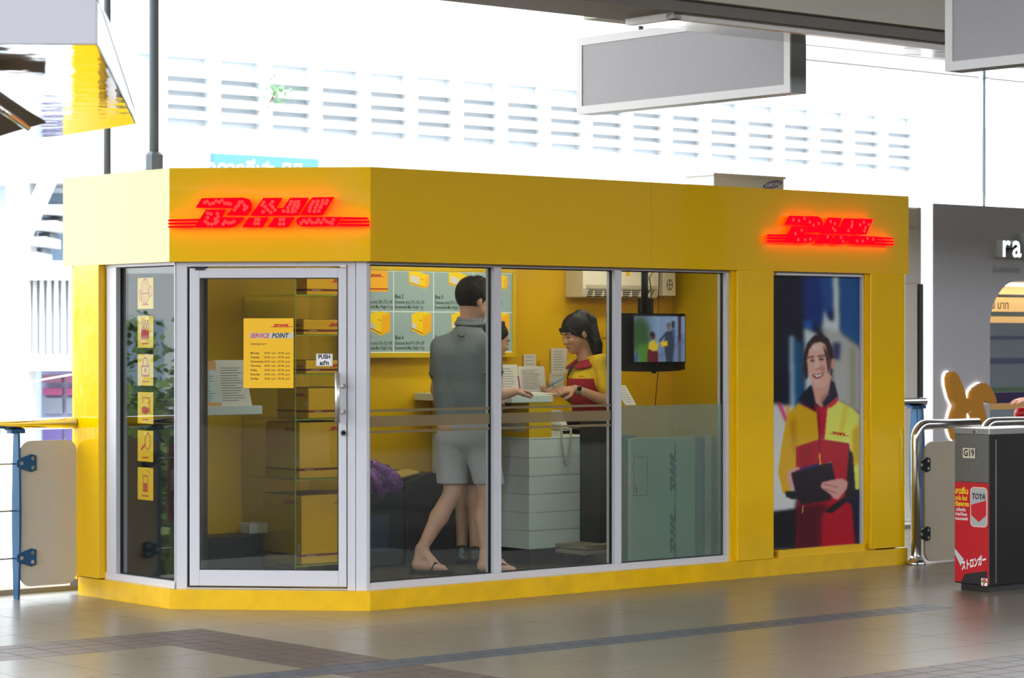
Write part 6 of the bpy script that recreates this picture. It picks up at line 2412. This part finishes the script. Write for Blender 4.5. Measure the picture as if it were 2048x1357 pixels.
N1, N0 = W(195, 90, 8.0), W(-140, 44, 8.0)
N0.z = zs_
F1, F2, F3 = sof(272, 248), sof(135, 270), sof(-140, 303)
t = thing('stall_canopy', 'mirror-polished stall canopy with grey front at the upper left corner', 'canopy', (N1.x, N1.y, zs_))
bs = Vector(t.location)
M_mir = mat('mirror_steel', (.78, .77, .76), .04, 1.0, bump=(7, .18, .01))
upz = Vector((0, 0, 1))
soff = [N1, N0, F3, F2, F1]
MB().prism([q - bs for q in soff], (0, 0, .012)).build('soffit', M_mir, t)
N2 = W(195, 2, 8.0)
N2b = Vector((N0.x, N0.y, N2.z + .06))
MB().prism([(N1 - bs), (N0 - bs), (N2b - bs), (N2 + upz * .01 - bs)], (0, -.03, 0)).build('front_panel', mat('canopy_grey', S(176, 176, 186), .5), t)
S1, S2 = W(212, 28, 8.5), W(240, 84, 9.6)
S3 = Vector((F1.x, F1.y, W(272, 228, F1.y).z))
P_ = [N1, N2, S1, S2, S3, F1]
ct = sum(P_, Vector()) / len(P_)
mm = MB()
mm.mesh([tuple(q - bs) for q in P_], [(0, 5, 4, 3, 2, 1)])
mm.mesh([tuple(q - bs + Vector((-.004, 0, 0))) for q in P_], [(0, 1, 2, 3, 4, 5)])
for i in range(6):
    a, b = P_[i] - bs, P_[(i + 1) % 6] - bs
    o2 = Vector((-.004, 0, 0))
    mm.mesh([tuple(a), tuple(b), tuple(b + o2), tuple(a + o2)], [(0, 1, 2, 3)])
mm.build('side_panel', mat('canopy_pale', S(226, 228, 234), .3, noise=(6, .06)), t)
# top closing sheet behind front panel
MB().prism([N2 - bs + Vector((0, 0, .01)), N2b - bs, F3 - bs + Vector((0, 0, .1)), S3 - bs], (0, 0, .01)).build('top_sheet', mat('canopy_grey', S(176, 176, 186), .5), t)
# lamp box under the canopy
g1 = [W(-60, 150, 8.6), W(0, 186, 8.9), W(62, 228, 9.3), W(93, 246, 9.5), W(50, 258, 9.5), W(-60, 290, 9.5)]
t = thing('lamp_box', 'dark brown box with chrome edge under the polished canopy', 'box', g1[3])
bs = Vector(t.location)
MB().prism([q - bs for q in g1], (-.05, .25, .03)).build('body', mat('box_brown', S(84, 60, 54), .4), t, bevel=.004)
MB().tube([W(-60, 170, 8.55) - bs, W(0, 218, 8.85) - bs, W(56, 256, 9.2) - bs], .012, 8).build('chrome_edge', M_chrome, t, smooth=True)

# ================================================================== BACKGROUND BUILDINGS
VBd = 28.7
u1_ = U(335, VBd)
PIT, SW = 1.198, .972
M_bw = mat('render_white', S(232, 236, 240), .8)
M_br = mat('recess_white', S(226, 234, 242), .8)
t = kthing('louvred_building', 'pale concrete building with rows of louvred ventilation slots', 'building', u1_, VBd, 0)
zt1 = Z(118, U(440, VBd), VBd)
zb1 = Z(256, U(440, VBd), VBd)
c0, c1 = -4, 18
x0, x1 = c0 * PIT, c1 * PIT
MB().box(x0 - .22, x1, 0, .6, zt1, zt1 + 7).build('parapet_wall', M_bw, t)
MB().box(x0 - .22, x1, 0, .6, -7, zb1).build('lower_wall', M_bw, t)
MB()  .box(x0 - .22, x1, .27, .35, zb1 - .2, zt1 + .2).build('recess_wall', M_br, t)
nrow = 5
rp_ = (zt1 - zb1) / nrow
for k in range(c0, c1 + 1):
    MB().box(k * PIT - (PIT - SW), k * PIT, 0, .6, zb1, zt1).build('pier', M_bw, t)
me_sl = None
for k in range(c0, c1):
    for r_ in range(nrow):
        if r_ == 0:
            continue
        zc = zb1 + (r_ - .28) * rp_
        if me_sl is None:
            o = MB().prism([(0, 0, -.05), (0, .0, .055), (0, .2, .14), (0, .2, .03)], (SW, 0, 0)).build('louvre', M_bw, t)
            me_sl = o.data
        else:
            o = bpy.data.objects.new('louvre', me_sl)
            COL.objects.link(o)
            o.parent = t
        o.location = (k * PIT, .02, zc)
# rounded brick end
mm = MB()
cvx = []
for i in range(10):
    a = math.radians(9 * i)
    cvx.append((x1 + 5.2 * math.sin(a), .1 + 2.2 * (1 - math.cos(a))))
for i in range(9):
    a, b = cvx[i], cvx[i + 1]
    mm.hexa([(a[0], a[1], zb1 - .3), (b[0], b[1], zb1 - .3), (b[0], b[1] + .3, zb1 - .3), (a[0], a[1] + .3, zb1 - .3),
             (a[0], a[1], zt1 - .05), (b[0], b[1], zt1 - .05), (b[0], b[1] + .3, zt1 - .05), (a[0], a[1] + .3, zt1 - .05)])
Mbk = bpy.data.materials.new('pale_brick')
Mbk.use_nodes = True
nt = Mbk.node_tree
pb = nt.nodes['Principled BSDF']
pb.inputs['Roughness'].default_value = .8
tc = nt.nodes.new('ShaderNodeTexCoord')
mp = nt.nodes.new('ShaderNodeMapping')
mp.inputs['Rotation'].default_value = (math.radians(90), 0, 0)
br = nt.nodes.new('ShaderNodeTexBrick')
br.inputs['Color1'].default_value = (*S(150, 178, 205), 1)
br.inputs['Color2'].default_value = (*S(165, 190, 214), 1)
br.inputs['Mortar'].default_value = (*S(205, 216, 228), 1)
br.inputs['Scale'].default_value = 3.0
nt.links.new(tc.outputs['Object'], mp.inputs[0])
nt.links.new(mp.outputs[0], br.inputs['Vector'])
nt.links.new(br.outputs[0], pb.inputs['Base Color'])
mm.build('brick_end_wall', Mbk, t)

# small plant growing from the wall
lp = kthing('wall_plant', 'small green plant growing out of the louvred wall', 'plant', U(540, VBd), VBd - .1, Z(200, U(540, VBd), VBd))
rn = random.Random(5)
mm = MB()
for i in range(90):
    c = Vector((rn.gauss(0, .20), rn.uniform(-.25, .05), rn.gauss(.12, .12)))
    a = Vector((rn.uniform(-1, 1), rn.uniform(-1, 1), rn.uniform(-1, 1))).normalized() * .05
    b = a.cross(Vector((rn.uniform(-1, 1), rn.uniform(-1, 1), rn.uniform(-1, 1)))).normalized() * .03
    mm.mesh([tuple(c - a), tuple(c + b), tuple(c + a), tuple(c - b)], [(0, 1, 2, 3)])
o = mm.build('foliage', mat('leaf_pale', S(110, 160, 110), .6), lp)
o['kind'] = 'stuff'
MB().tube([(0, 0.1, -.05), (.02, 0, .1), (0, -.05, .2)], .015, 6).build('stem', M_inkbrown, lp)

# teal name sign in front of it
tv_ = VBd - 4
tu0, tu1 = U(427, tv_), U(638, tv_)
t = kthing('name_sign', 'teal name board with white Thai letters above the kiosk roof', 'sign', tu0, tv_, 2.2)
zt3 = Z(306, tu0, tv_)
MB().box(0, tu1 - tu0, 0, .12, 0, zt3 - 2.2).build('board', mat('teal_board', S(82, 138, 152), .6), t, bevel=.01)
MB().text('อาคารกีฬา นิมิบุตร', ((tu1 - tu0) / 2, -.01, zt3 - 2.2 - .40), RX, UZ, .40, 0, .02, 'CENTER', sx=.98).build('lettering', M_inkw, t)
for x_ in (.3, tu1 - tu0 - .3):
    MB().tube([(x_, .2, -9), (x_, .2, .5)], .06, 8).build('post', M_conc, t)

# stair tower at the far left
YS = 40.0
t = thing('stair_tower', 'pale building with outside stair, white fins and purple shop windows at the left edge', 'building', W(0, 676, YS))
bs = Vector(t.location)


def pbx(name, px0, px1, py0, py1, dy0, dy1, m):
    a, b = W(px0, py1, YS) - bs, W(px1, py0, YS) - bs
    return MB().box(a.x, b.x, dy0, dy1, a.z, b.z).build(name, m, t)


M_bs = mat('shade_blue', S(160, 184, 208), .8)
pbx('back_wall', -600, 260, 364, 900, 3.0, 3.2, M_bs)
pbx('upper_wall', -600, 260, 100, 365, 0, 3.2, M_bw)
pbx('column', -600, 12, 365, 1500, 1.0, 3.0, mat('pale_blue_wall', S(206, 220, 236), .8))
pbx('column', 12, 55, 365, 1500, 0, .8, M_bw)
pbx('beam', 55, 260, 522, 560, 0, .8, M_bw)
pbx('beam', 55, 260, 710, 742, 0, .8, M_bw)
for i in range(12):
    pbx('fin', 58 + 14.5 * i, 66 + 14.5 * i, 560, 710, .3, .42, M_bw)
pbx('fin_backing', 55, 260, 560, 710, .44, .5, M_br)
a, b, c, d_ = W(92, 365, YS) - bs, W(117, 365, YS) - bs, W(45, 525, YS) - bs, W(18, 525, YS) - bs
MB().prism([q + Vector((0, -.6, 0)) for q in (a, b, c, d_)], (0, .5, 0)).build('stair_stringer', M_bw, t)
for i, (x_, y_) in enumerate(((98, 408), (82, 440), (72, 472), (60, 503))):
    pbx('stair_step', x_ - 20, x_ + (46, 28, 14, 8)[i], y_, y_ + 20, .2, 1.6, mat('step_grey', S(200, 206, 212), .8))
    pbx('stair_riser', x_ - 14, x_ + (46, 22, 10, 5)[i], y_ - 10, y_, .8, 1.6, mat('riser_grey', S(130, 138, 150), .8))
pbx('shop_front', 55, 260, 742, 900, 1.2, 1.3, mat('shop_lilac', S(168, 172, 205), .6))
for i in range(4):
    pbx('shop_window', 60 + 48 * i, 100 + 48 * i, 800, 832, 1.1, 1.2, mat('shop_glass', S(140, 150, 170), .3))
    pbx('shop_sign', 60 + 48 * i, 100 + 48 * i, 780, 794, 1.1, 1.2, mat('shop_pink', S(178, 90, 140), .6))
    pbx('shop_awning', 60 + 48 * i, 100 + 48 * i, 752, 768, 1.0, 1.2, mat('shop_plum', S(160, 110, 140), .6))
    pbx('shop_window', 60 + 48 * i, 100 + 48 * i, 855, 890, 1.1, 1.2, mat('shop_purple', S(110, 96, 160), .4))
t = thing('overhead_cable', 'thin white cable sloping across the stair tower', 'cable', W(-20, 778, 36))
MB().tube([(0, 0, 0), tuple(W(200, 740, 36) - W(-20, 778, 36))], .012, 6).build('cable', M_inkw, t)

# street level far below and trees beside the platform
tag(MB().box(-200, 200, -100, 200, -7.2, -7.0).build('ground', mat('street', S(176, 174, 168), .9, noise=(.2, .1)), None), kind='structure')
M_bark = mat('bark', S(92, 80, 68), .9)
M_leafs = [mat('leaf_a', S(86, 124, 62), .6), mat('leaf_b', S(120, 150, 84), .6), mat('leaf_c', S(60, 96, 60), .6)]


def tree(x, y, top, rx, rz_, label, seed):
    rn = random.Random(seed)
    t = thing('street_tree', label, 'tree', (x, y, -7), group='trees beside the platform')
    MB().tube([(0, 0, 0), (.2, .1, 3), (0, 0, top + 7 - rz_)], [.28, .22, .1], 10).build('trunk', M_bark, t, smooth=True)
    for i in range(5):
        a = rn.uniform(0, 6.28)
        MB().tube([(.1, 0, 4 + i * .5), (rx * .5 * math.cos(a), rx * .5 * math.sin(a), top + 7 - rz_ + rn.uniform(-.4, .6))], [.09, .03], 6).build('branch', M_bark, t, smooth=True)
    cl = [(rn.gauss(0, .5), rn.gauss(0, .5), rn.gauss(0, .5)) for _ in range(26)]
    mm = MB()
    for i in range(5200):
        c = rn.choice(cl)
        p_ = Vector((c[0] * rx + rn.gauss(0, .32), c[1] * rx + rn.gauss(0, .32), c[2] * rz_ + rn.gauss(0, .2) + top + 7 - rz_))
        a = Vector((rn.uniform(-1, 1), rn.uniform(-1, 1), rn.uniform(-.6, .6))).normalized() * rn.uniform(.06, .11)
        b = a.cross(Vector((rn.uniform(-1, 1), rn.uniform(-1, 1), rn.uniform(-1, 1)))).normalized() * .05
        mm.use(rn.randrange(3)).mesh([tuple(p_ - a), tuple(p_ + b), tuple(p_ + a), tuple(p_ - b)], [(0, 1, 2, 3)])
    o = mm.build('crown', M_leafs, t)
    o['kind'] = 'stuff'
    return t


tree(-12.6, 18.4, 1.2, 1.9, 1.7, 'green tree mirrored in the side window, nearest the railing', 1)
tree(-18.6, 20.2, 1.9, 1.9, 2.0, 'green tree mirrored in the side window, behind the nearest tree', 2)
tree(-25.0, 22.6, 1.8, 2.2, 1.9, 'third green tree in the row beside the platform', 3)
# white building standing behind those trees
t = thing('white_block', 'plain white building behind the trees mirrored in the side window', 'building', (-42, 26, -7))
MB().box(-2, 2, -14, 16, 0, 10).build('wall', M_bw, t)
for i in range(6):
    for j in range(3):
        MB().box(2.0, 2.05, -12 + 4.4 * i, -9.6 + 4.4 * i, 1 + 3 * j, 3 + 3 * j).build('window', M_bs, t)
